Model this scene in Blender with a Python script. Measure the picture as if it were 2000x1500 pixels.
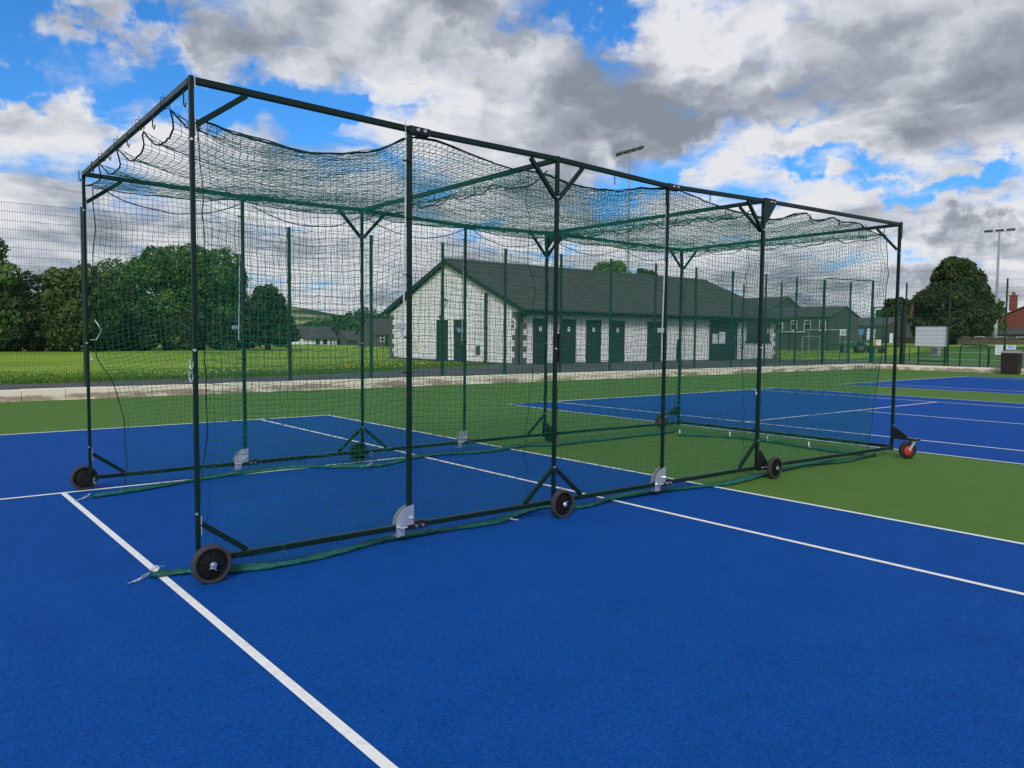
import bpy, math, random
import numpy as np
from mathutils import Vector, Matrix

for o in list(bpy.data.objects):
    bpy.data.objects.remove(o)
S = bpy.context.scene
COL = S.collection
R_ = math.radians

# ------------------------------------------------------------------ camera
F_PX, YAW, PITCH, ROLL = 1543.56, .68160, -.0607, .0089
cam = bpy.data.cameras.new('camera')
cam.sensor_width = 36.0
cam.lens = F_PX / 2000 * 36
cam.clip_end = 6000
cam.clip_start = .05
cob = bpy.data.objects.new('camera', cam)
COL.objects.link(cob)
_f = Vector((math.sin(YAW) * math.cos(PITCH), math.cos(YAW) * math.cos(PITCH), math.sin(PITCH)))
_r = Vector((math.cos(YAW), -math.sin(YAW), 0))
_u = _r.cross(_f)
_r2 = _r * math.cos(ROLL) + _u * math.sin(ROLL)
_u2 = -_r * math.sin(ROLL) + _u * math.cos(ROLL)
M = Matrix((_r2, _u2, -_f)).transposed().to_4x4()
M.translation = Vector((-6.9005, -14.1759, 1.5761))
cob.matrix_world = M
S.camera = cob

# ------------------------------------------------------------------ exposure
S.view_settings.view_transform = 'Standard'
S.view_settings.look = 'None'
S.view_settings.gamma = 1
S.view_settings.exposure = 0.22

# ------------------------------------------------------------------ sun
SUN_EL, SUN_AZ = R_(33), R_(-134)       # azimuth from +Y towards +X
sun = bpy.data.lights.new('sun', 'SUN')
sun.energy = 2.1
sun.angle = R_(18)                       # thin cloud in front of the sun
sun.color = (1.0, .965, .91)
so = bpy.data.objects.new('sun', sun)
COL.objects.link(so)
sd = Vector((math.sin(SUN_AZ) * math.cos(SUN_EL), math.cos(SUN_AZ) * math.cos(SUN_EL), math.sin(SUN_EL)))
so.rotation_euler = sd.to_track_quat('Z', 'Y').to_euler()

# ------------------------------------------------------------------ sky (world)
W = bpy.data.worlds.new('World')
S.world = W
W.use_nodes = True
nt = W.node_tree
nt.nodes.clear()


def N(t, **kw):
    n = nt.nodes.new(t)
    for k, v in kw.items():
        setattr(n, k, v)
    return n


def L(a, b):
    nt.links.new(a, b)


def inp(s, v):
    if isinstance(v, bpy.types.NodeSocket):
        L(v, s)
    else:
        s.default_value = v


def mth(op, a, b=None, c=None, clamp=False):
    n = N('ShaderNodeMath', operation=op, use_clamp=clamp)
    inp(n.inputs[0], a)
    if b is not None:
        inp(n.inputs[1], b)
    if c is not None:
        inp(n.inputs[2], c)
    return n.outputs[0]


def vmth(op, a, b=None):
    n = N('ShaderNodeVectorMath', operation=op)
    inp(n.inputs[0], a)
    if b is not None:
        inp(n.inputs[1], b)
    return n


def mrange(v, a, b, c=0.0, d=1.0, smooth=True):
    n = N('ShaderNodeMapRange')
    n.interpolation_type = 'SMOOTHSTEP' if smooth else 'LINEAR'
    inp(n.inputs[0], v)
    for i, q in enumerate((a, b, c, d)):
        n.inputs[i + 1].default_value = q
    return n.outputs[0]


def mixc(f, a, b):
    n = N('ShaderNodeMix', data_type='RGBA')
    inp(n.inputs[0], f)
    for s, v in ((n.inputs[6], a), (n.inputs[7], b)):
        inp(s, v if isinstance(v, bpy.types.NodeSocket) else (*v, 1))
    return n.outputs[2]


def build_sky():
    sky = N('ShaderNodeTexSky', sky_type='NISHITA')
    sky.sun_disc = False
    sky.sun_elevation = SUN_EL
    sky.sun_rotation = SUN_AZ
    sky.air_density, sky.dust_density, sky.ozone_density = 1.0, .4, 2.0
    tc = N('ShaderNodeTexCoord').outputs['Generated']
    sep = N('ShaderNodeSeparateXYZ')
    L(tc, sep.inputs[0])
    x, y, z = sep.outputs
    az = mth('ARCTAN2', x, y)
    el = mth('ARCSINE', z)
    zz = mth('ADD', mth('MAXIMUM', z, 0.0), .22)
    comb = N('ShaderNodeCombineXYZ')
    L(mth('DIVIDE', x, zz), comb.inputs[0])
    L(mth('DIVIDE', y, zz), comb.inputs[1])
    p = comb.outputs[0]
    ae = N('ShaderNodeCombineXYZ')
    L(az, ae.inputs[0])
    L(el, ae.inputs[1])
    wob = N('ShaderNodeTexNoise')
    wob.noise_dimensions = '2D'
    wob.inputs['Scale'].default_value = 7.0
    wob.inputs['Detail'].default_value = 6.0
    wob.inputs['Roughness'].default_value = .62
    L(ae.outputs[0], wob.inputs['Vector'])
    wv = vmth('SCALE', vmth('SUBTRACT', wob.outputs['Color'], (.5, .5, .5)).outputs[0])
    wv.inputs['Scale'].default_value = .22
    aev = vmth('ADD', ae.outputs[0], wv.outputs[0]).outputs[0]

    def lobe(a0, e0, ra, re):
        d = vmth('MULTIPLY', vmth('SUBTRACT', aev, (a0, e0, 0)).outputs[0], (1 / ra, 1 / re, 0)).outputs[0]
        ln = N('ShaderNodeVectorMath', operation='LENGTH')
        L(d, ln.inputs[0])
        return mrange(ln.outputs['Value'], 0.25, 1.15, 1.0, 0.0)

    def fbm(off, scale=1.7, detail=9.0, rough=.52, dist=.2, src=p):
        n = N('ShaderNodeTexNoise')
        n.noise_dimensions = '2D'
        n.inputs['Scale'].default_value = scale
        n.inputs['Detail'].default_value = detail
        n.inputs['Roughness'].default_value = rough
        n.inputs['Distortion'].default_value = dist
        L(vmth('ADD', src, off).outputs[0], n.inputs['Vector'])
        return n.outputs['Fac']

    # cauliflower heads: rounded cells on a gently warped sheet
    wn = N('ShaderNodeTexNoise')
    wn.noise_dimensions = '2D'
    wn.inputs['Scale'].default_value = 2.4
    wn.inputs['Detail'].default_value = 6.0
    wn.inputs['Roughness'].default_value = .6
    L(p, wn.inputs['Vector'])
    ws = vmth('SCALE', vmth('SUBTRACT', wn.outputs['Color'], (.5, .5, .5)).outputs[0])
    ws.inputs['Scale'].default_value = .42
    pw = vmth('ADD', p, ws.outputs[0]).outputs[0]

    def puffs(off, scale=2.6):
        v = N('ShaderNodeTexVoronoi')
        v.feature = 'F1'
        v.voronoi_dimensions = '2D'
        v.inputs['Scale'].default_value = scale
        v.inputs['Detail'].default_value = 3.0
        v.inputs['Roughness'].default_value = .55
        L(vmth('ADD', pw, off).outputs[0], v.inputs['Vector'])
        return mth('SUBTRACT', 1.0, v.outputs['Distance'])

    def cloud(off):
        return mth('MULTIPLY_ADD', puffs(off), CL_PUFF, mth('MULTIPLY_ADD', fbm(off), 1.0, -CL_PUFF * .55))
    o0 = (3.7, 1.9, .4)
    n1 = cloud(o0)
    n1b = cloud((o0[0] - .07, o0[1] + .10, o0[2]))      # the same clouds, a step higher in the sky
    # gaps where blue shows (weights < 0) and thick places (weights > 0)
    cov = mth('ADD', n1, mrange(el, .0, .14, .53, .375))
    for a0, e0, ra, re, w in SKY_LOBES:
        cov = mth('MULTIPLY_ADD', lobe(a0, e0, ra, re), w * .85, cov)
    mask = mrange(cov, .39, .74)
    thick = mrange(cov, .60, 1.1, 0.0, .45)
    relief = mth('MULTIPLY', mth('SUBTRACT', n1, n1b), CL_REL)
    nb = fbm((9.1, 4.4, 2.2), 2.2, 6.0, .5, .4)
    sh = mth('MULTIPLY_ADD', mth('SUBTRACT', nb, .5), CL_VAR, thick)
    sh = mth('SUBTRACT', sh, relief)
    for a0, e0, ra, re, w in SHADE_LOBES:
        sh = mth('MULTIPLY_ADD', lobe(a0, e0, ra, re), w, sh)
    # haze brightens the cloud close to the horizon
    sh = mth('ADD', mth('SUBTRACT', sh, mrange(el, 0.0, .17, .16, 0.0)), CL_BASE)
    ramp = N('ShaderNodeValToRGB')
    cr = ramp.color_ramp
    cr.elements[0].position = 0.0
    cr.elements[0].color = (.86, .875, .91, 1)
    cr.elements[1].position = 1.0
    cr.elements[1].color = (.265, .305, .36, 1)
    e = cr.elements.new(.35)
    e.color = (.62, .655, .73, 1)
    e = cr.elements.new(.65)
    e.color = (.40, .44, .51, 1)
    L(mth('MULTIPLY', sh, 1.0, clamp=True), ramp.inputs[0])
    cl = vmth('SCALE', ramp.outputs[0])
    cl.inputs['Scale'].default_value = 7.8
    # the clear sky, deepened a little as the photograph shows it
    blue = vmth('MULTIPLY', sky.outputs[0], mixc(mrange(el, .04, .26), (.36, .66, 1.10), (.28, .80, 1.34))).outputs[0]
    final = mixc(mask, blue, cl.outputs[0])
    bg = N('ShaderNodeBackground')
    bg.inputs['Strength'].default_value = .1
    L(final, bg.inputs[0])
    out = N('ShaderNodeOutputWorld')
    L(bg.outputs[0], out.inputs[0])


CL_PUFF, CL_REL, CL_VAR, CL_BASE = .40, 1.7, 1.15, .20
SKY_LOBES = [(.21, .285, .20, .055, -.5), (.07, .31, .10, .08, -.45), (.37, .270, .10, .045, -.40), (.60, .30, .05, .03, -.12),
             (.77, .385, .04, .022, -.24), (.70, .385, .03, .015, -.15), (1.05, .197, .11, .024, -.42), (1.0, .248, .018, .010, -.22),
             (1.17, .160, .10, .022, -.42), (.84, .168, .05, .016, -.22), (.75, .108, .05, .016, -.25), (.26, .238, .05, .02, -.2),
             (.48, .27, .04, .02, -.25), (.15, .20, .10, .03, .12),
             (.80, .26, .25, .07, .16), (.86, .335, .11, .05, .34), (.88, .175, .09, .035, .28), (.5, .36, .18, .05, .15), (1.2, .09, .15, .05, .2), (.3, .12, .3, .08, .12), (1.2, .27, .12, .06, .15)]
SHADE_LOBES = [(.87, .272, .20, .055, .30), (1.21, .105, .10, .018, .40), (.68, .385, .20, .035, .40), (1.1, .31, .25, .05, .18), (1.18, .30, .2, .07, .12),
               (.30, .345, .14, .03, .22), (.92, .250, .16, .02, .25), (.62, .22, .2, .03, .12),
               (.79, .232, .05, .03, -.35), (.56, .26, .12, .03, -.25), (.14, .17, .08, .04, -.1), (.93, .33, .10, .03, -.25),
               (1.16, .125, .1, .03, -.25), (.45, .14, .3, .05, -.2), (.95, .11, .25, .06, -.2)]
build_sky()


# ------------------------------------------------------------------ materials
def mat(name, col, rough=.6, spec=.4, metal=0.0):
    m = bpy.data.materials.new(name)
    m.use_nodes = True
    b = m.node_tree.nodes['Principled BSDF']
    b.inputs['Base Color'].default_value = (*col, 1)
    b.inputs['Roughness'].default_value = rough
    b.inputs['Specular IOR Level'].default_value = spec
    b.inputs['Metallic'].default_value = metal
    return m


def mnoise(m, stops, scale=5.0, detail=6.0, rough=.6, coord='Object', mapscale=(1, 1, 1), bump=0.0, bscale=None, dist=0.01, wnoise=None):
    """base colour from a noise ramp, with an optional bump"""
    t = m.node_tree
    b = t.nodes['Principled BSDF']
    tc = t.nodes.new('ShaderNodeTexCoord')
    mp = t.nodes.new('ShaderNodeMapping')
    mp.inputs['Scale'].default_value = mapscale
    t.links.new(tc.outputs[coord], mp.inputs[0])
    n = t.nodes.new('ShaderNodeTexNoise')
    n.inputs['Scale'].default_value = scale
    n.inputs['Detail'].default_value = detail
    n.inputs['Roughness'].default_value = rough
    t.links.new(mp.outputs[0], n.inputs['Vector'])
    r = t.nodes.new('ShaderNodeValToRGB')
    cr = r.color_ramp
    while len(cr.elements) > 1:
        cr.elements.remove(cr.elements[-1])
    cr.elements[0].position = stops[0][0]
    cr.elements[0].color = (*stops[0][1], 1)
    for p, c in stops[1:]:
        cr.elements.new(p).color = (*c, 1)
    t.links.new(n.outputs['Fac'], r.inputs[0])
    col = r.outputs[0]
    if wnoise:
        sc, amt = wnoise
        n2 = t.nodes.new('ShaderNodeTexNoise')
        n2.inputs['Scale'].default_value = sc
        n2.inputs['Detail'].default_value = 3
        t.links.new(tc.outputs[coord], n2.inputs['Vector'])
        mr = t.nodes.new('ShaderNodeMapRange')
        mr.inputs[1].default_value, mr.inputs[2].default_value = .3, .7
        mr.inputs[3].default_value, mr.inputs[4].default_value = 1 - amt, 1 + amt
        t.links.new(n2.outputs['Fac'], mr.inputs[0])
        vm = t.nodes.new('ShaderNodeVectorMath')
        vm.operation = 'SCALE'
        t.links.new(col, vm.inputs[0])
        t.links.new(mr.outputs[0], vm.inputs['Scale'])
        col = vm.outputs[0]
    t.links.new(col, b.inputs['Base Color'])
    if bump:
        nb = t.nodes.new('ShaderNodeTexNoise')
        nb.inputs['Scale'].default_value = bscale or scale * 4
        nb.inputs['Detail'].default_value = 4
        t.links.new(mp.outputs[0], nb.inputs['Vector'])
        bm = t.nodes.new('ShaderNodeBump')
        bm.inputs['Strength'].default_value = bump
        bm.inputs['Distance'].default_value = dist
        t.links.new(nb.outputs['Fac'], bm.inputs['Height'])
        t.links.new(bm.outputs[0], b.inputs['Normal'])
    return m


def court_mat(name, c, dark, pale, dusty):
    m = mat(name, c, .75, .06)
    mnoise(m, [(.25, dark), (.5, c), (.75, pale)], 2.2, 14.0, .80, bump=.45, bscale=240, dist=.005, wnoise=(75.0, .30))
    t = m.node_tree
    b = t.nodes['Principled BSDF']
    src = b.inputs['Base Color'].links[0].from_socket
    tc = t.nodes.new('ShaderNodeTexCoord')
    # pale dusty scuffs and single bright grains
    ns = t.nodes.new('ShaderNodeTexNoise')
    ns.inputs['Scale'].default_value = 5.5
    ns.inputs['Detail'].default_value = 10
    ns.inputs['Roughness'].default_value = .84
    ns.inputs['Distortion'].default_value = .4
    t.links.new(tc.outputs['Object'], ns.inputs['Vector'])
    mr = t.nodes.new('ShaderNodeMapRange')
    mr.inputs[1].default_value, mr.inputs[2].default_value = .57, .80
    mr.inputs[3].default_value, mr.inputs[4].default_value = 0, .40
    t.links.new(ns.outputs['Fac'], mr.inputs[0])
    vo = t.nodes.new('ShaderNodeTexVoronoi')
    vo.inputs['Scale'].default_value = 26
    t.links.new(tc.outputs['Object'], vo.inputs['Vector'])
    mv = t.nodes.new('ShaderNodeMapRange')
    mv.inputs[1].default_value, mv.inputs[2].default_value = .05, .10
    mv.inputs[3].default_value, mv.inputs[4].default_value = .5, 0
    t.links.new(vo.outputs['Distance'], mv.inputs[0])
    ad = t.nodes.new('ShaderNodeMath')
    ad.operation = 'MAXIMUM'
    t.links.new(mr.outputs[0], ad.inputs[0])
    rnd = t.nodes.new('ShaderNodeMath')
    rnd.operation = 'MULTIPLY'
    gt = t.nodes.new('ShaderNodeMath')
    gt.operation = 'GREATER_THAN'
    gt.inputs[1].default_value = .72
    sp = t.nodes.new('ShaderNodeSeparateColor')
    t.links.new(vo.outputs['Color'], sp.inputs[0])
    t.links.new(sp.outputs[0], gt.inputs[0])
    t.links.new(mv.outputs[0], rnd.inputs[0])
    t.links.new(gt.outputs[0], rnd.inputs[1])
    t.links.new(rnd.outputs[0], ad.inputs[1])
    mx = t.nodes.new('ShaderNodeMix')
    mx.data_type = 'RGBA'
    t.links.new(ad.outputs[0], mx.inputs[0])
    t.links.new(src, mx.inputs[6])
    mx.inputs[7].default_value = (*dusty, 1)
    t.links.new(mx.outputs[2], b.inputs['Base Color'])
    return m


MT = {}
MT['blue'] = court_mat('blue_court', (.0030, .062, .280), (.0024, .050, .235), (.0045, .073, .312), (.04, .15, .42))
MT['green'] = court_mat('green_court', (.080, .168, .034), (.068, .146, .028), (.093, .188, .040), (.11, .19, .065))
MT['line'] = mnoise(mat('line_paint', (.8, .8, .76), .6, .3), [(.30, (.50, .52, .54)), (.42, (.72, .72, .70)), (.5, (.80, .80, .77)), (.7, (.84, .84, .81))], 20, 10, .78, bump=.2, bscale=260, dist=.003)
MT['tarmac'] = mnoise(mat('tarmac', (.10, .10, .105), .85, .25), [(.3, (.075, .075, .083)), (.6, (.108, .106, .116)), (.8, (.13, .128, .135))], .7, 10, .75, bump=.5, bscale=90, dist=.008)
MT['grass'] = mnoise(mat('grass_field', (.06, .13, .015), .8, .2), [(.25, (.095, .195, .010)), (.5, (.20, .33, .022)), (.7, (.32, .43, .045))], .35, 12, .7, mapscale=(.35, 1, 1), bump=.9, bscale=30, dist=.06, wnoise=(18.0, .3))
MT['turf'] = mnoise(mat('pitch_turf', (.045, .14, .02), .8, .2), [(.3, (.04, .125, .02)), (.7, (.065, .17, .03))], .5, 8, .6, bump=.5, bscale=40, dist=.03)
MT['steel'] = mnoise(mat('green_powder_coat', (.003, .018, .013), .36, .25), [(.3, (.0025, .015, .011)), (.7, (.004, .021, .016))], 9, 6, .7)
MT['fence'] = mat('green_fence_steel', (.006, .040, .030), .5, .3)
MT['black'] = mat('black_steel', (.008, .009, .009), .45, .4)
MT['zinc'] = mnoise(mat('galvanised_plate', (.55, .58, .62), .42, .5, .75), [(.3, (.50, .54, .60)), (.7, (.68, .71, .75))], 30, 5, .6, mapscale=(1, 1, .25))
MT['chrome'] = mat('bright_zinc', (.78, .8, .82), .25, .5, .9)
MT['alu'] = mat('aluminium_rod', (.62, .64, .68), .35, .5, .7)
MT['rubber'] = mnoise(mat('grey_rubber', (.04, .038, .042), .75, .25), [(.3, (.030, .029, .033)), (.7, (.050, .047, .052))], 18, 6, .6)
MT['rim'] = mat('black_rim_plastic', (.007, .006, .006), .55, .3)
MT['tyre'] = mat('black_tyre', (.016, .016, .017), .7, .3)
MT['red'] = mat('red_hub', (.55, .02, .015), .4, .5)
MT['net'] = mat('green_twine', (.010, .15, .098), .8, .1)
MT['rope'] = mat('dark_rope', (.008, .035, .028), .8, .2)
MT['skirt'] = mnoise(mat('weighted_skirt', (.008, .10, .075), .6, .3), [(.3, (.004, .060, .045)), (.55, (.010, .12, .09)), (.75, (.03, .24, .18))], 11, 9, .75, bump=.8, bscale=60, dist=.01)
MT['kerb'] = None
MT['render'] = mnoise(mat('white_render', (.85, .83, .83), .85, .2), [(.3, (.81, .785, .79)), (.7, (.89, .87, .87))], 3, 8, .7, bump=.4, bscale=60, dist=.01)
_t = MT['render'].node_tree
_tc = _t.nodes.new('ShaderNodeTexCoord'); _mp = _t.nodes.new('ShaderNodeMapping'); _mp.inputs['Scale'].default_value = (3, 3, .25)
_n = _t.nodes.new('ShaderNodeTexNoise'); _n.inputs['Scale'].default_value = 1.2; _n.inputs['Detail'].default_value = 6
_t.links.new(_tc.outputs['Object'], _mp.inputs[0]); _t.links.new(_mp.outputs[0], _n.inputs['Vector'])
_mr = _t.nodes.new('ShaderNodeMapRange'); _mr.inputs[1].default_value, _mr.inputs[2].default_value = .45, .75
_mr.inputs[3].default_value, _mr.inputs[4].default_value = 1.0, .82
_t.links.new(_n.outputs['Fac'], _mr.inputs[0])
_vm = _t.nodes.new('ShaderNodeVectorMath'); _vm.operation = 'SCALE'
_b = _t.nodes['Principled BSDF']
_t.links.new(_b.inputs['Base Color'].links[0].from_socket, _vm.inputs[0]); _t.links.new(_mr.outputs[0], _vm.inputs['Scale'])
_t.links.new(_vm.outputs[0], _b.inputs['Base Color'])
MT['quoin'] = mnoise(mat('grey_stone', (.11, .105, .10), .85, .2), [(.3, (.075, .072, .07)), (.7, (.15, .145, .135))], 3, 8, .7, bump=.6, bscale=20, dist=.02)
MT['roof'] = mnoise(mat('dark_roof_tile', (.075, .080, .078), .8, .25), [(.3, (.060, .064, .064)), (.7, (.095, .098, .092))], 2, 8, .7)
MT['dark'] = mat('dark_green_trim', (.012, .022, .022), .5, .4)
MT['door'] = mnoise(mat('dark_door', (.016, .030, .032), .5, .4), [(.3, (.014, .027, .029)), (.7, (.019, .034, .036))], 4, 4, .5)
MT['white'] = mat('white_plastic', (.78, .78, .78), .5, .4)
MT['paper'] = mat('pale_paper', (.66, .69, .74), .7, .2)
MT['glass'] = mat('dark_glass', (.02, .03, .035), .08, .6)
MT['brick'] = mnoise(mat('red_brick', (.22, .07, .045), .85, .2), [(.3, (.17, .055, .038)), (.7, (.27, .085, .055))], 4, 8, .7)
MT['stone'] = mnoise(mat('brown_stone', (.11, .095, .08), .9, .15), [(.3, (.08, .07, .06)), (.7, (.15, .13, .11))], 2.5, 8, .7)
MT['greywall'] = mnoise(mat('grey_harling', (.085, .09, .085), .9, .15), [(.3, (.072, .076, .072)), (.7, (.10, .106, .10))], 2, 8, .7)
MT['slate'] = mnoise(mat('slate_roof', (.07, .068, .075), .7, .3), [(.3, (.055, .053, .06)), (.7, (.09, .085, .09))], 2, 8, .7)
MT['mast'] = mat('galvanised_mast', (.30, .33, .35), .5, .4, .3)
MT['lampgrey'] = mat('floodlight_casing', (.05, .055, .06), .5, .4)
MT['bin'] = mat('brown_bin', (.022, .012, .012), .5, .4)
MT['binlid'] = mat('grey_bin_lid', (.30, .30, .31), .5, .4)
MT['bark'] = mnoise(mat('bark', (.06, .048, .035), .9, .1), [(.3, (.04, .032, .024)), (.7, (.09, .07, .05))], 5, 8, .7)
MT['tractor'] = mat('tractor_green', (.015, .11, .03), .35, .5)
MT['yellow'] = mat('yellow_panel', (.6, .42, .03), .45, .4)
MT['bluepanel'] = mat('blue_panel', (.10, .22, .45), .5, .4)
MT['flower_y'] = mat('yellow_petals', (.6, .48, .03), .7, .2)
MT['flower_w'] = mat('white_petals', (.5, .55, .45), .7, .2)


def kerb_mat():
    m = mat('stone_kerb', (.5, .44, .36), .85, .2)
    t = m.node_tree
    b = t.nodes['Principled BSDF']
    tc = t.nodes.new('ShaderNodeTexCoord')
    mp = t.nodes.new('ShaderNodeMapping')
    mp.inputs['Scale'].default_value = (.75, .75, 2.2)
    t.links.new(tc.outputs['Object'], mp.inputs[0])
    n = t.nodes.new('ShaderNodeTexNoise')
    n.inputs['Scale'].default_value = 1.35
    n.inputs['Detail'].default_value = 8
    n.inputs['Roughness'].default_value = .62
    t.links.new(mp.outputs[0], n.inputs['Vector'])
    sep = t.nodes.new('ShaderNodeSeparateXYZ')
    t.links.new(tc.outputs['Object'], sep.inputs[0])
    mz = t.nodes.new('ShaderNodeMapRange')      # splash stains sit low on the face
    mz.inputs[1].default_value, mz.inputs[2].default_value = .12, .26
    mz.inputs[3].default_value, mz.inputs[4].default_value = .12, -.25
    t.links.new(sep.outputs[2], mz.inputs[0])
    ad = t.nodes.new('ShaderNodeMath')
    t.links.new(n.outputs['Fac'], ad.inputs[0])
    t.links.new(mz.outputs[0], ad.inputs[1])
    r = t.nodes.new('ShaderNodeValToRGB')
    cr = r.color_ramp
    cr.elements[0].position, cr.elements[0].color = .55, (.74, .66, .54, 1)
    cr.elements[1].position, cr.elements[1].color = .66, (.34, .27, .21, 1)
    t.links.new(ad.outputs[0], r.inputs[0])
    t.links.new(r.outputs[0], b.inputs['Base Color'])
    return m


MT['kerb'] = kerb_mat()


def leaf_mat(name, dark, mid, light, scale=.6):
    m = bpy.data.materials.new(name)
    m.use_nodes = True
    t = m.node_tree
    t.nodes.clear()
    out = t.nodes.new('ShaderNodeOutputMaterial')
    geo = t.nodes.new('ShaderNodeNewGeometry')
    tc = t.nodes.new('ShaderNodeTexCoord')
    n = t.nodes.new('ShaderNodeTexNoise')
    n.inputs['Scale'].default_value = scale
    n.inputs['Detail'].default_value = 4
    t.links.new(tc.outputs['Object'], n.inputs['Vector'])
    ad = t.nodes.new('ShaderNodeMath')
    ad.operation = 'MULTIPLY_ADD'
    t.links.new(geo.outputs['Random Per Island'], ad.inputs[0])
    ad.inputs[1].default_value = .42
    sb = t.nodes.new('ShaderNodeMath')
    sb.operation = 'MULTIPLY_ADD'
    t.links.new(n.outputs['Fac'], sb.inputs[0])
    sb.inputs[1].default_value, sb.inputs[2].default_value = 1.6, -.5
    t.links.new(sb.outputs[0], ad.inputs[2])
    r = t.nodes.new('ShaderNodeValToRGB')
    cr = r.color_ramp
    cr.elements[0].position, cr.elements[0].color = .15, (*dark, 1)
    cr.elements[1].position, cr.elements[1].color = .95, (*light, 1)
    cr.elements.new(.5).color = (*mid, 1)
    t.links.new(ad.outputs[0], r.inputs[0])
    d = t.nodes.new('ShaderNodeBsdfPrincipled')
    d.inputs['Roughness'].default_value = .55
    d.inputs['Specular IOR Level'].default_value = .25
    t.links.new(r.outputs[0], d.inputs['Base Color'])
    tr = t.nodes.new('ShaderNodeBsdfTranslucent')
    t.links.new(r.outputs[0], tr.inputs[0])
    mx = t.nodes.new('ShaderNodeMixShader')
    mx.inputs[0].default_value = .25
    t.links.new(d.outputs[0], mx.inputs[1])
    t.links.new(tr.outputs[0], mx.inputs[2])
    t.links.new(mx.outputs[0], out.inputs[0])
    return m


MT['leaf'] = leaf_mat('broadleaf', (.030, .080, .014), (.075, .165, .028), (.15, .27, .05))
MT['leaf_dark'] = leaf_mat('dark_broadleaf', (.018, .036, .013), (.038, .066, .022), (.085, .125, .036))
MT['leaf_olive'] = leaf_mat('olive_broadleaf', (.034, .065, .015), (.075, .130, .028), (.14, .20, .05))
MT['leaf_bright'] = leaf_mat('bright_leaf', (.05, .10, .015), (.10, .17, .03), (.17, .26, .05))
MT['leaf_far'] = leaf_mat('far_wood_leaf', (.018, .048, .022), (.040, .090, .034), (.10, .17, .045), .03)


# ------------------------------------------------------------------ object helpers
ORG = {}


def tag(o, label=None, cat=None, group=None, kind=None):
    if label:
        o['label'] = label
    if cat:
        o['category'] = cat
    if group:
        o['group'] = group
    if kind:
        o['kind'] = kind
    return o


def thing(name, label, cat, loc=(0, 0, 0), group=None):
    o = bpy.data.objects.new(name, None)
    o.empty_display_size = .2
    COL.objects.link(o)
    o.location = loc
    ORG[o.name] = Vector(loc)
    return tag(o, label, cat, group)


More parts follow.
